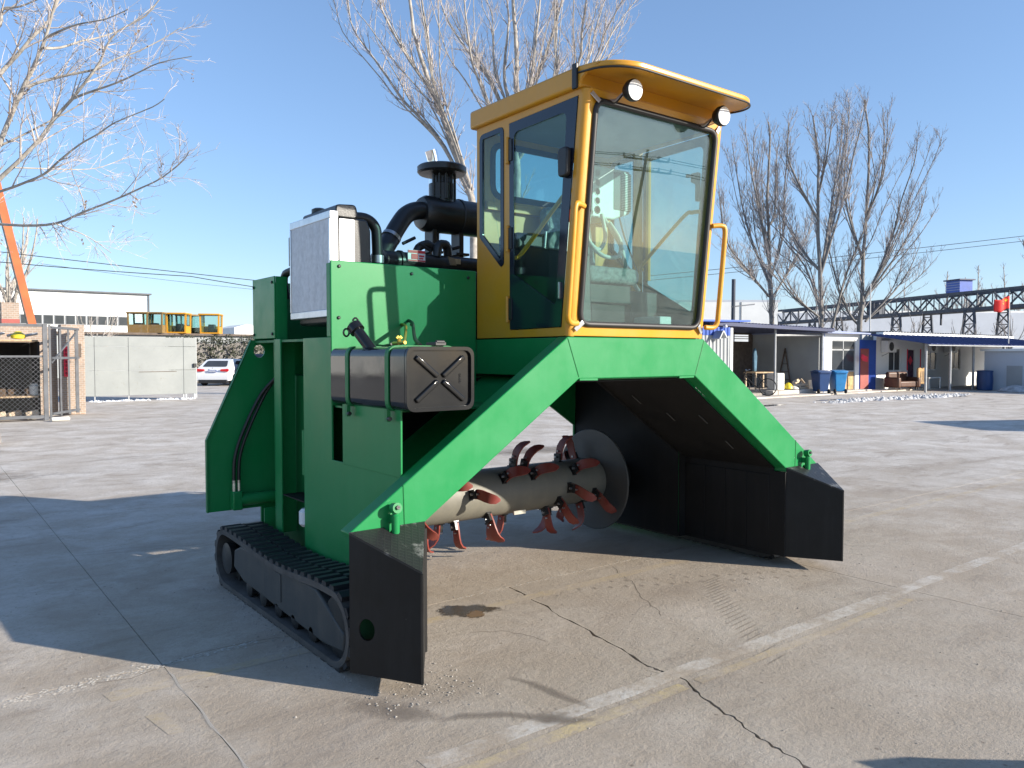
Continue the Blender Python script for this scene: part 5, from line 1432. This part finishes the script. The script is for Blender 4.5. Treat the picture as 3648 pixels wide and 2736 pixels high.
# poles, flag and wires
fp = thing('flag_pole', 'thin pole carrying the red flag behind the awning', 'pole', (40.7, 13.0, 0))
MB().cyl((0, 0, 0), (0, 0, 4.75), .03, 8).build('pole', 'galv', fp)
def flag_pt(u, v): return (40.68 - .76 * u * .79, 12.99 + .76 * u * .60 + .05 * sin(u * 7), 3.98 + .62 * v - .16 * u + .05 * sin(u * 6 + 1))
fb = MB(); nu, nv = 16, 8
fb.v = [flag_pt(i / nu, j / nv) for i in range(nu + 1) for j in range(nv + 1)]
fb.f = [(i*(nv+1)+j, (i+1)*(nv+1)+j, (i+1)*(nv+1)+j+1, i*(nv+1)+j+1) for i in range(nu) for j in range(nv)]
fg = fb.build('red_flag', 'flag_red', smooth=80, fix=False); tag(fg, 'red flag with yellow stars flying over the awning', 'flag')
so = fg.modifiers.new('cloth', 'SOLIDIFY'); so.thickness = .006
def star(u, v, r, rot):
    pts = [flag_pt(u, v)]
    n = []
    for k in range(10):
        a = rot + pi * k / 5; q = r if k % 2 == 0 else r * .4
        n.append(flag_pt(u + q * cos(a) * .8, v + q * sin(a)))
    off = Vector((-.60, -.79, 0)) * .008
    b = MB(); b.v = [tuple(Vector(p) + off) for p in pts + n]; b.f = [(0, 1 + k, 1 + (k + 1) % 10) for k in range(10)]
    b.build('star', 'flag_star', fg, fix=False)
star(.17, .72, .17, pi / 2)
for u, v, a in ((.33, .90, .3), (.40, .78, .9), (.40, .62, 1.4), (.33, .50, 2.0)): star(u, v, .06, a)
tag(MB().cyl((37.0, 18.3, 0), (37.04, 18.34, 5.45), .035, 8).build('thin_mast', 'galv'), 'thin grey mast rising behind the blue awning', 'pole')
bp = thing('black_pole', 'stout black pole beside the cab handrail', 'pole', (29.5, 21.5, 0))
MB().cyl((0, 0, 0), (.05, 0, 5.5), .10, 10).build('pole', 'crane_steel', bp)
MB().bar((-.1, 0, 4.1), (1.8, 0, 4.3), .06, .06).build('arm', 'crane_steel', bp)
wire('overhead_wire', 'upper of the two long wires crossing the sky at right', (20, 54, 5.4), (72, 14.7, 11.95), .4, .022)
wire('overhead_wire', 'lower of the two long wires crossing the sky at right', (20, 54, 5.1), (72, 14.7, 11.55), .4, .020)

# far halls
fh = thing('white_hall', 'bright white hall behind the trees beside the cab', 'hall', (0, 0, 0))
p, q = Vector((55, 65.2, 0)), Vector((75.2, 49.7, 0)); dirn = (q - p).normalized(); nn = Vector((dirn.y, -dirn.x, 0)) * -1
def slab3(p, q, depth, z0, z1, name, mat, par):
    d = (q - p).normalized(); n_ = Vector((-d.y, d.x, 0)) * depth
    MB().add([p + Vector((0, 0, z0)), q + Vector((0, 0, z0)), q + n_ + Vector((0, 0, z0)), p + n_ + Vector((0, 0, z0)), p + Vector((0, 0, z1)), q + Vector((0, 0, z1)), q + n_ + Vector((0, 0, z1)), p + n_ + Vector((0, 0, z1))],
             [(3, 2, 1, 0), (4, 5, 6, 7), (0, 1, 5, 4), (1, 2, 6, 5), (2, 3, 7, 6), (3, 0, 4, 7)]).build(name, mat, par)
slab3(p, q, 14, 0, 7.7, 'wall', 'white_wall', fh)
slab3(p - dirn * .3, q + dirn * .3, 14.3, 7.7, 7.95, 'roof', 'wall_blue_white', fh)
for k in range(9):
    c = p + dirn * (2 + 2.4 * k) + Vector((dirn.y, -dirn.x, 0)) * .05
    slab3(c, c + dirn * .12, .04, 4.5, 7.7, 'wall_seam', 'frame_grey', fh)
fw_ = thing('far_warehouse', 'long pale warehouse behind the gantry crane', 'warehouse', (0, 0, 0))
p, q = Vector((108, 75, 0)), Vector((170, 27, 0)); dirn = (q - p).normalized()
slab3(p, q, 20, 0, 8.6, 'wall', 'wall_blue_white', fw_); slab3(p, q, 20.5, 8.6, 8.95, 'roof', 'white_wall', fw_)

# gantry crane
gc = thing('gantry_crane', 'dark lattice gantry crane with a small blue cabin far right', 'crane', (0, 0, 0))
p, q = Vector((100.4, 65.8, 0)), Vector((80.0, 20.0, 0)); dr_ = (q - p).normalized(); sd = Vector((dr_.y, -dr_.x, 0))
Lg = (q - p).length
def at_(s, off, z): return p + dr_ * s + sd * off + Vector((0, 0, z))
for off in (0, 2.4):
    for z, w in ((6.35, .34), (8.1, .26)):
        MB().bar(at_(0, off, z), at_(Lg, off, z), w, w).build('chord', 'crane_steel', gc)
    n = 26
    for k in range(n):
        s0, s1 = Lg * k / n, Lg * (k + 1) / n
        MB().bar(at_(s0, off, 6.45), at_(s1, off, 8.0) if k % 2 == 0 else at_(s1, off, 6.45), .13, .13).build('lattice_bar', 'crane_steel', gc) if k % 2 == 0 else MB().bar(at_(s0, off, 8.0), at_(s1, off, 6.45), .13, .13).build('lattice_bar', 'crane_steel', gc)
        MB().bar(at_(s0, off, 6.45), at_(s0, off, 8.0), .09, .09).build('lattice_bar', 'crane_steel', gc)
MB().bar(at_(0, 1.2, 6.2), at_(Lg, 1.2, 6.2), 1.6, .10).build('walkway', 'crane_steel', gc)
for s_ in (12, 28, 38.5, 20):
    if s_ == 20: continue
    for off in (-1.0, 3.2):
        for a in (-.9, .9): MB().bar(at_(s_ + a * 1.3, off, 0), at_(s_ + a * .62, off, 6.3), .22, .22).build('leg', 'crane_steel', gc)
        for k in range(5):
            z0, z1 = 1.2 * k, 1.2 * (k + 1); w0 = 1.17 - .108 * k; w1 = 1.17 - .108 * (k + 1)
            MB().bar(at_(s_ - w0, off, z0), at_(s_ + w1, off, z1), .10, .10).build('brace', 'crane_steel', gc)
            MB().bar(at_(s_ + w0, off, z0), at_(s_ - w1, off, z1), .10, .10).build('brace', 'crane_steel', gc)
            MB().bar(at_(s_ - w1, off, z1), at_(s_ + w1, off, z1), .10, .10).build('brace', 'crane_steel', gc)
cb = link('hoist_cabin', None, gc)
c0 = at_(34.3, .6, 8.35)
m_ = Matrix.Translation(c0) @ Matrix.Rotation(atan2(dr_.y, dr_.x), 4, 'Z')
cb.matrix_local = m_
MB().box(-.95, .95, -.8, .8, 0, 1.25).build('wall', 'blue_steel', cb); MB().box(-1.15, 1.15, -1.0, 1.0, 1.25, 1.38).build('roof', 'blue_deep', cb)
for k in range(4): MB().box(-.96, .96, -.83, -.81, .2 + .26 * k, .28 + .26 * k).build('louvre', 'frame_blue', cb)
MB().box(*(lambda c: (c.x - .8, c.x + .8, c.y - .8, c.y + .8, 6.4, 8.0))(at_(22, 1.2, 0))).build('hoist_trolley', 'crane_steel', gc, bevel=.1)
MB().cyl(at_(32.5, 1.2, 4.9), at_(32.5, 1.2, 6.2), .12, 8).build('hook_block', 'crane_steel', gc)

# utility pole behind the photographer: the windscreen mirrors it
up_ = thing('utility_pole', 'power pole mirrored in the cab windscreen', 'pole', (28.9, -28.9, 0), radians(45))
MB().tube([(0, 0, 0), (.25, 0, 7.1)], [.11, .075], 10).build('pole', 'rust_steel', up_)
for z, w in ((6.55, 1.25), (5.95, 1.45)):
    MB().bar((-w + .22, 0, z), (w + .22, 0, z), .10, .10).build('cross_arm', 'rust_steel', up_)
    for k in (-1, -.55, .55, 1): MB().lathe([(.05, 0), (.07, .05), (.05, .12), (.06, .16), (.02, .22)], (k * w + .22, 0, z + .05), (0, 0, 1), 8).build('insulator', 'tub_white', up_)
LN = ('upper front', 'upper back', 'lower front', 'lower back')
for k, (o_, z) in enumerate(((-.9, 6.75), (.9, 6.75), (-1.0, 6.15), (1.0, 6.15))):
    wire('power_line', LN[k] + ' power line left of the pole mirrored in the windscreen', (28.9 + o_ * .7 - 26, -28.9 + o_ * .7 + 6 - 26, z - .3), (28.9 + o_ * .7, -28.9 + o_ * .7, z), .5, .02)
    wire('power_line', LN[k] + ' power line right of the pole mirrored in the windscreen', (28.9 + o_ * .7, -28.9 + o_ * .7, z), (28.9 + o_ * .7 + 26, -28.9 + o_ * .7 + 20, z - .3), .5, .02)
# box and cone added unseen right of the view to cast shadows over the yard
ct = thing('shadow_caster_box', 'grey corrugated box added unseen at right to cast a yard shadow', 'shadow caster', (21.0, -.95, 0), atan2(-.48, .876))
MB().box(0, 6.1, -2.4, 0, .12, 3.0).build('box', 'wall_grey', ct)
for k in range(30): MB().box(.1 + k * .2, .2 + k * .2, .001, .03, .2, 2.9).build('corrugation', 'wall_grey', ct)
for x in (0, 5.95):
    for y in (-2.4, -.15): MB().box(x, x + .15, y, y + .15, 0, .12).build('corner_foot', 'grey_steel', ct)
rr = random.Random(77); hv = [(0, 0, .60)]; hf = []
for j, (r, z) in enumerate(((.12, .50), (.24, .33), (.36, .15), (.48, 0))):
    for k in range(16):
        a = 2 * pi * k / 16; q = r * rr.uniform(.9, 1.1); hv.append((q * cos(a), q * sin(a), z + rr.uniform(-.02, .02) * (z > 0)))
for k in range(16):
    hf.append((0, 1 + k, 1 + (k + 1) % 16))
    for j in range(3): hf.append((1 + j * 16 + k, 1 + (j + 1) * 16 + k, 1 + (j + 1) * 16 + (k + 1) % 16, 1 + j * 16 + (k + 1) % 16))
hp_ = MB().add(hv, hf).build('shadow_caster_cone', 'stone', smooth=70, fix=False); hp_.location = (.24, -3.27, 0)
tag(hp_, 'small cone added unseen at lower right to cast a shadow', 'sand')

# ================================================================== trees
LIMBS = {
'left':[
 [(-2.58,13.97,4.96),(-2.36,13.65,5.51),(-2.10,13.31,6.27),(-1.93,13.02,6.68),(-1.74,12.72,7.20),(-1.63,12.48,7.65),(-1.53,12.25,8.06),(-1.40,11.99,8.65)],
 [(-2.55,14.02,6.44),(-2.32,13.89,6.82),(-2.06,13.75,7.19),(-1.76,13.57,7.60),(-1.55,13.46,7.89),(-1.33,13.35,8.41),(-0.90,13.09,9.10)],
 [(-2.59,13.96,4.56),(-2.34,13.73,4.92),(-2.10,13.50,5.19),(-1.76,13.21,5.62),(-1.59,13.03,5.91),(-1.30,12.77,6.31),(-1.06,12.55,6.68),(-0.91,12.39,6.94),(-0.82,12.28,7.20),(-0.66,12.11,7.45),(-0.27,11.77,7.71),(-0.06,11.57,8.01)],
 [(-2.59,13.82,5.34),(-2.31,13.70,5.51),(-1.90,13.48,5.77),(-1.55,13.30,6.01),(-1.24,13.16,6.23),(-0.91,13.00,6.53),(-0.71,12.95,6.95)],
 [(-1.98,13.05,6.45),(-1.71,12.93,6.58),(-1.32,12.73,6.72),(-0.94,12.53,6.84),(-0.66,12.40,7.04),(-0.33,12.25,7.20),(0.05,12.06,7.45),(0.36,11.91,7.70)],
 [(-2.59,13.96,4.56),(-2.38,13.58,4.63),(-2.14,13.16,4.70),(-1.79,12.68,4.86),(-1.62,12.33,5.03),(-1.35,11.90,5.28),(-1.13,11.51,5.41),(-0.92,11.13,5.56),(-0.47,10.56,5.76),(-0.36,10.25,5.83)],
 [(-2.62,13.97,4.09),(-2.07,13.25,4.00),(-1.63,12.62,4.00),(-1.30,12.09,4.15),(-0.89,11.50,4.33),(-0.57,10.97,4.49),(-0.36,10.52,4.60),(-0.14,10.07,4.82),(-0.12,9.78,4.91)],
 [(-1.75,12.72,7.08),(-1.47,12.84,7.19),(-1.12,12.90,7.41),(-0.75,12.95,7.60),(-0.30,12.94,7.92),(0.18,12.91,8.44)],
 [(-1.28,12.76,6.31),(-1.09,12.39,6.36),(-0.76,11.91,6.45),(-0.50,11.49,6.56),(-0.23,11.06,6.68),(0.16,10.53,6.72)],
 [(-1.70,12.69,7.28),(-1.44,12.18,7.34),(-1.29,11.76,7.31),(-1.01,11.22,7.28),(-0.78,10.74,7.33)],
 [(-2.15,13.53,5.08),(-1.57,13.68,5.17),(-1.00,13.85,5.27),(-0.58,14.12,5.44),(0.02,14.26,5.80)],
 [(-2.53,14.05,7.45),(-2.30,13.85,7.72),(-2.26,13.79,7.99),(-2.01,13.58,8.03),(-1.64,13.26,8.21)],
 [(-1.67,12.65,4.01),(-1.21,12.83,3.89),(-0.89,13.11,3.78),(-0.60,13.42,3.64)],
 [(-2.67,13.95,3.14),(-2.64,13.97,4.09),(-2.60,13.98,4.82),(-2.56,14.00,5.94),(-2.55,14.05,7.06),(-2.48,14.07,8.74),(-2.38,14.06,10.14)],
],
'center':[
 [(13.43,21.33,6.47),(13.36,21.43,7.69),(13.02,21.76,9.08),(12.55,22.20,10.82),(12.17,22.55,12.15),(11.87,22.84,13.43),(11.68,23.07,15.16),(11.59,23.23,17.19)],
 [(13.36,21.43,7.69),(12.92,21.81,9.36),(12.35,22.30,11.38),(11.58,22.91,12.81),(10.91,23.46,14.36),(10.68,23.63,15.09),(10.43,23.85,16.52)],
 [(13.32,21.47,7.75),(12.65,22.24,9.64),(12.09,22.88,10.67),(11.57,23.49,11.53),(11.19,24.00,12.46),(10.76,24.54,13.39),(10.32,25.09,14.40),(10.26,25.36,15.41),(10.25,25.58,16.25)],
 [(13.41,21.41,7.92),(12.47,21.54,10.20),(11.76,21.46,11.55),(11.33,21.17,13.06),(10.90,20.87,14.18),(10.56,20.50,15.52)],
 [(14.76,20.36,7.63),(14.81,20.43,9.95),(14.85,20.48,11.69),(14.87,20.55,13.43),(14.81,20.67,15.17),(14.83,20.79,18.06)],
 [(14.79,20.44,9.95),(14.68,20.87,11.64),(14.74,21.15,12.71),(15.04,21.26,14.56),(15.14,21.49,15.55),(15.26,21.75,17.44)],
 [(14.79,20.44,9.66),(14.51,21.34,11.73),(14.39,22.09,12.85),(14.16,22.91,13.87),(13.92,23.76,15.10),(13.91,24.43,16.24),(13.90,25.12,18.04)],
 [(14.80,20.45,10.24),(15.28,20.22,11.94),(15.53,20.17,13.76),(15.71,20.16,15.23),(15.85,20.20,17.29)],
 [(14.84,20.41,9.95),(15.64,20.49,12.14),(16.39,20.57,13.50),(17.23,20.63,15.80),(17.88,20.82,17.86)],
 [(14.80,20.41,9.37),(16.16,19.92,12.04),(16.51,20.15,13.69),(16.81,20.42,15.62),(17.16,20.65,17.28)],
 [(14.82,20.38,9.08),(15.62,19.01,11.18),(15.81,18.06,12.23),(15.46,17.51,13.17),(15.14,16.94,13.94),(14.77,16.39,14.67)],
 [(15.38,19.17,10.78),(16.85,18.77,12.67),(17.50,18.98,14.15),(18.17,19.17,15.54),(18.74,19.42,16.68)],
 [(16.53,19.63,11.92),(17.83,18.97,12.89),(18.45,18.85,13.87),(18.97,18.80,15.04)],
 [(14.78,20.43,9.37),(14.02,20.67,10.44),(13.33,20.88,11.94),(12.94,20.82,12.78),(12.63,20.75,14.61),(12.40,20.60,15.84)],
],
'ra':[
 [(39.73,26.10,-0.24),(39.76,26.22,2.78),(39.77,26.31,5.09),(39.74,26.44,7.30),(39.75,26.55,9.81),(39.71,26.67,11.82),(39.94,26.63,14.83),(39.89,26.74,16.44)],
 [(39.65,26.42,5.39),(37.00,25.94,6.68),(34.22,25.59,8.40),(32.29,24.63,11.10)],
 [(39.67,26.44,6.29),(39.94,27.86,8.97),(40.50,29.03,11.25),(41.15,30.19,14.69),(42.00,31.11,16.30)],
 [(39.74,26.44,7.30),(39.19,26.87,10.79),(38.68,27.25,13.77),(38.42,27.39,15.73)],
 [(39.80,26.36,6.59),(41.09,26.40,9.41),(41.85,26.84,12.11),(42.72,27.22,15.39),(43.43,27.66,17.28)],
 [(39.85,26.26,5.29),(42.45,26.46,7.79),(44.73,26.88,9.92),(46.52,27.66,11.72)],
 [(39.75,26.55,9.81),(40.91,26.89,10.98),(41.87,27.47,14.28),(42.89,27.95,16.31)],
 [(39.72,26.54,9.31),(41.01,27.90,10.31),(42.31,29.36,13.64),(44.31,30.32,17.83)],
],
'rb':[
 [(39.49,22.51,-0.12),(39.49,22.67,3.28),(39.52,22.79,6.49),(39.48,22.98,9.79),(39.59,23.05,13.10),(39.38,23.33,15.93)],
 [(39.56,22.76,6.49),(39.89,22.28,8.62),(40.30,21.76,11.11),(40.47,21.40,13.10),(40.79,20.95,15.62),(40.59,20.80,16.28)],
 [(39.52,22.80,6.68),(39.59,23.96,7.93),(39.68,25.13,9.62),(39.96,26.13,10.97),(40.08,27.29,12.97)],
 [(39.48,22.98,9.79),(38.49,23.53,11.63),(37.73,23.91,13.45),(37.64,23.78,15.26)],
 [(39.64,22.72,6.96),(41.92,23.43,11.67),(44.06,24.20,15.49),(45.82,25.19,17.55)],
 [(39.47,22.73,4.41),(40.21,24.23,7.13),(40.53,26.02,9.02),(41.52,27.31,11.11)],
 [(41.18,23.99,11.57),(39.45,22.32,13.86),(37.34,20.89,15.15)],
 [(39.50,22.68,3.84),(36.93,22.84,5.05),(34.79,22.67,6.45),(32.97,22.23,7.31)],
],
'rc':[
 [(42.13,21.75,-0.16),(42.25,21.82,3.31),(42.43,21.75,4.86),(42.52,21.78,7.08),(42.73,21.75,9.97),(42.98,21.76,14.31),(42.85,22.00,17.20)],
 [(42.51,21.69,5.05),(42.71,20.75,7.00),(42.73,19.94,9.26),(42.27,19.46,10.43),(42.27,18.68,12.66),(41.72,18.26,13.83)],
 [(42.29,21.79,3.41),(41.80,22.20,4.18),(41.30,22.66,5.82),(40.96,23.01,7.75),(40.77,23.23,9.48)],
 [(40.94,22.82,3.31),(41.70,22.38,6.59),(42.60,21.82,9.20),(42.96,21.65,11.42),(44.28,20.84,15.76)],
 [(42.49,21.83,7.56),(43.24,23.23,10.72),(44.51,24.21,13.44),(46.23,24.93,17.77),(47.55,25.81,19.19)],
 [(42.47,21.72,4.95),(43.68,20.57,7.33),(44.68,19.59,9.88),(44.91,19.17,11.73)],
 [(42.56,21.60,3.70),(44.58,20.80,5.67),(45.92,20.51,7.20),(46.96,20.45,8.75)],
 [(42.73,21.75,9.97),(42.70,20.84,12.20),(42.09,20.37,14.52),(41.23,20.05,15.94)],
],
}
def tree(name, label, limbs, seed, r0, mats, dens=(2.2, 3.2, 4.0), lens=(1.6, .75, .35), rmin=.006, up=.25, group=None, leaves=0, twig_r=.010, spr=(18, 40)):
    """limbs: hand placed main stems; side branches and twigs grow from them"""
    q = random.Random(seed)
    t = thing(name, label, 'tree', (0, 0, 0), 0, group)
    wood, crown = MB(), MB()
    tips = []
    def grow(pts, ra, rb, lvl):
        n = len(pts)
        L = sum((pts[i + 1] - pts[i]).length for i in range(n - 1))
        rad = [ra + (rb - ra) * (i / (n - 1)) ** .8 for i in range(n)]
        (wood if lvl == 0 else crown).tube(pts, rad, (7, 5, 3, 3)[lvl], caps=False)
        if lvl >= 3: return
        cnt = int(L * dens[lvl] * q.uniform(.8, 1.2) + q.random())
        for _ in range(cnt):
            w = q.uniform(.18 if lvl == 0 else .12, 1.0); f = w * (n - 1); i = min(int(f), n - 2); u = f - i
            p = pts[i].lerp(pts[i + 1], u); d = (pts[i + 1] - pts[i]).normalized()
            s = d.orthogonal().normalized(); s.rotate(Quaternion(d, q.uniform(0, 2 * pi)))
            a = radians(q.uniform(spr[0], spr[1]))
            e = (d * cos(a) + s * sin(a)); e.z += up * q.uniform(.3, 1.2); e.normalize()
            l = lens[lvl] * q.uniform(.45, 1.25) * (1.12 - .78 * w)
            pr = rad[i] + (rad[i + 1] - rad[i]) * u
            rc = max(rmin, min(pr * .62, twig_r * (3.0, 1.7, 1.0)[lvl]))
            m = (6, 5, 3)[lvl]; cp = [p]; c = p.copy(); ee = e.copy()
            for k in range(m - 1):
                ee = (ee + Vector((q.gauss(0, .075), q.gauss(0, .075), q.gauss(0, .06) + up * .26))).normalized()
                c = c + ee * (l / (m - 1)); cp.append(c.copy())
            if lvl == 2: tips.append(cp[-1])
            grow(cp, rc, rmin * .6, lvl + 1)
    for k, lm in enumerate(limbs):
        pts = catmull(lm, 3)
        for i in range(1, len(pts) - 1): pts[i] = pts[i] + Vector((q.gauss(0, .015), q.gauss(0, .015), 0)) * (r0[k] if isinstance(r0, list) else r0) * 4
        r = r0[k] if isinstance(r0, list) else (r0 if k == 0 else r0 * q.uniform(.45, .75))
        grow(pts, r, max(rmin * 1.6, r * .22), 0)
    wood.build('trunk', mats[0], t, smooth=60, fix=False)
    tag(crown.build('crown', mats[1], t, smooth=80, fix=False), kind='stuff')
    if leaves:
        lf = MB()
        for _ in range(leaves):
            c = q.choice(tips); s_ = q.uniform(.02, .045); a = Vector((q.gauss(0, 1), q.gauss(0, 1), q.gauss(0, 1))).normalized(); b = a.orthogonal().normalized()
            for z in range(q.randint(1, 3)):
                cc = c - Vector((q.uniform(-.05, .05), q.uniform(-.05, .05), .06 * z)); lf.add([cc - a * s_, cc + b * s_ * .7, cc + a * s_, cc - b * s_ * .7], [(0, 1, 2, 3)])
        tag(lf.build('dry_leaves', 'dry_leaf', t, fix=False), kind='stuff')
    return t
for key_, ids_ in (('left', (-1,)), ('center', (0, 4))):          # stand the trunks on the ground
    for i_ in ids_:
        x_, y_, z_ = LIMBS[key_][i_][0]; LIMBS[key_][i_] = [(x_ + .05, y_ + .05, 0), (x_, y_, z_ * .5)] + LIMBS[key_][i_]
PALE, DARK = ('bark_pale', 'twig'), ('bark_dark', 'twig_dark')
tree('poplar_tree', 'bare pale tree reaching in from the left edge', LIMBS['left'], 1, [.055, .050, .046, .026, .030, .030, .030, .028, .025, .023, .016, .045, .013, .20], PALE, (3.6, 5.2, 6.0), (1.25, .62, .30), .0038, .10, None, 60, .0085, (22, 55))
qx = random.Random(99); extra = []
for lm in LIMBS['center'][1:]:
    if lm is LIMBS['center'][4]: continue
    for c_ in range(2):
        off = Vector((qx.uniform(-1.6, 1.6), qx.uniform(-1.6, 1.6), qx.uniform(-.6, .4))); n_ = len(lm)
        extra.append([Vector(p_) + off * (k_ / (n_ - 1)) ** 1.3 for k_, p_ in enumerate(lm)])
LIMBS['center'] += extra
tree('poplar_tree', 'tall bare tree of many upright stems behind the yellow cab', LIMBS['center'], 2, [.20, .095, .08, .08, .20, .085, .085, .10, .08, .08, .08, .055, .045, .08] + [.042] * len(extra), PALE, (1.9, 3.2, 3.4), (1.9, .75, .36), .0062, .36, None, 30, .011, (22, 50))
for k_, key in enumerate(('ra', 'rb', 'rc')):
    ex_ = []
    for lm in LIMBS[key][1:]:
        for c_ in range(2):
            off = Vector((qx.uniform(-1.5, 1.5), qx.uniform(-1.5, 1.5), qx.uniform(-1.2, .2))); n_ = len(lm)
            ex_.append([Vector(p_) + off * (i_ / (n_ - 1)) ** 1.3 for i_, p_ in enumerate(lm)])
    nl_ = len(LIMBS[key]); LIMBS[key] += ex_
    tree('poplar_tree', ('leftmost', 'middle one', 'tallest and rightmost')[k_] + ' of the three bare trees behind the sheds', LIMBS[key], 3 + k_, [.20] + [.085, .09, .09, .085, .08, .07, .07][:nl_ - 1] + [.045] * len(ex_), DARK, (1.9, 3.0, 3.2), (2.1, .95, .45), .0088, .36, None, 40, .014, (20, 46))
def auto_limbs(base, h, seed, n=7, spread=.35, first=.15):
    q = random.Random(seed); b = Vector(base)
    lm = [[b, b + Vector((q.uniform(-.1, .1), 0, h * .35)), b + Vector((q.uniform(-.3, .3), q.uniform(-.3, .3), h * .7)), b + Vector((q.uniform(-.3, .3), q.uniform(-.3, .3), h))]]
    for k in range(n):
        z = h * (first + (.62 - first) * k / n); a = q.uniform(0, 2 * pi); l = h * spread * (1.1 - .5 * k / n); s = b + Vector((0, 0, z)); o = Vector((cos(a), sin(a), 0))
        lm.append([s, s + o * l * .35 + Vector((0, 0, l * .45)), s + o * l * .62 + Vector((0, 0, l * 1.0)), s + o * l * .75 + Vector((0, 0, l * 1.55))])
    return lm
tree('bare_tree', 'hazy bare tree before the white warehouse at far left', auto_limbs((.9, 49.7, 0), 9.3, 41, 11, .42, .25), 6, .16, PALE, (1.8, 2.0, 2.2), (1.6, .8, .4), .010, .22, None, 0, .016)
tree('bare_shrub', 'small bare shrub rising above the pale gate leaf', auto_limbs((3.9, 41.5, 0), 3.9, 42, 8, .36, .35), 7, .05, PALE, (2.6, 3.0, 3.0), (.7, .4, .2), .006, .2, None, 0, .010)
tree('bare_tree', 'bare tree cut by the right edge of the view', auto_limbs((65.3, 19.2, 0), 15.5, 43, 10, .22, .15), 8, .22, DARK, (1.5, 1.8, 2.0), (1.8, .9, .4), .014, .3, None, 0, .022)
FARL = ['far bare poplar left of the blue crane cabin', 'far slim poplar just left of the blue crane cabin', 'far bare poplar behind the blue crane cabin', 'far bare poplar right of the blue crane cabin', 'far bare poplar above the middle of the crane girder', 'far bare poplar near the red flag']
for k, (x, y, h) in enumerate(((143.2, 61.1, 16.5), (145.8, 59.5, 15.5), (147.9, 57.7, 17.6), (151.3, 55.0, 17.4), (137.2, 65.6, 14.0), (155.0, 52.0, 18.5))):
    tree('far_poplar', FARL[k], auto_limbs((x, y, 0), h, 50 + k, 9, .20, .15), 60 + k, .26, PALE, (1.8, 2.0, 1.6), (2.2, 1.2, .6), .024, .35, 'far poplars behind the crane', 0, .034)
# brushwood behind the sheds
for k, (x, y, h) in enumerate(((44.5, 24.0, 4.2), (49.0, 22.0, 4.4), (53.5, 20.5, 4.0), (57.0, 19.0, 4.6), (40.0, 25.5, 4.4))):
    tree('bare_shrub', ['bare shrub right of the three trees behind the awning', 'bare shrub left of the first crane leg', 'bare shrub between the two crane legs', 'bare shrub below the red flag', 'bare shrub among the three tree trunks'][k], auto_limbs((x, y, 0), h, 70 + k, 9, .34, .2), 80 + k, .06, DARK, (2.0, 2.2, 2.0), (1.0, .5, .25), .010, .2, 'shrubs behind the awning', 0, .016)
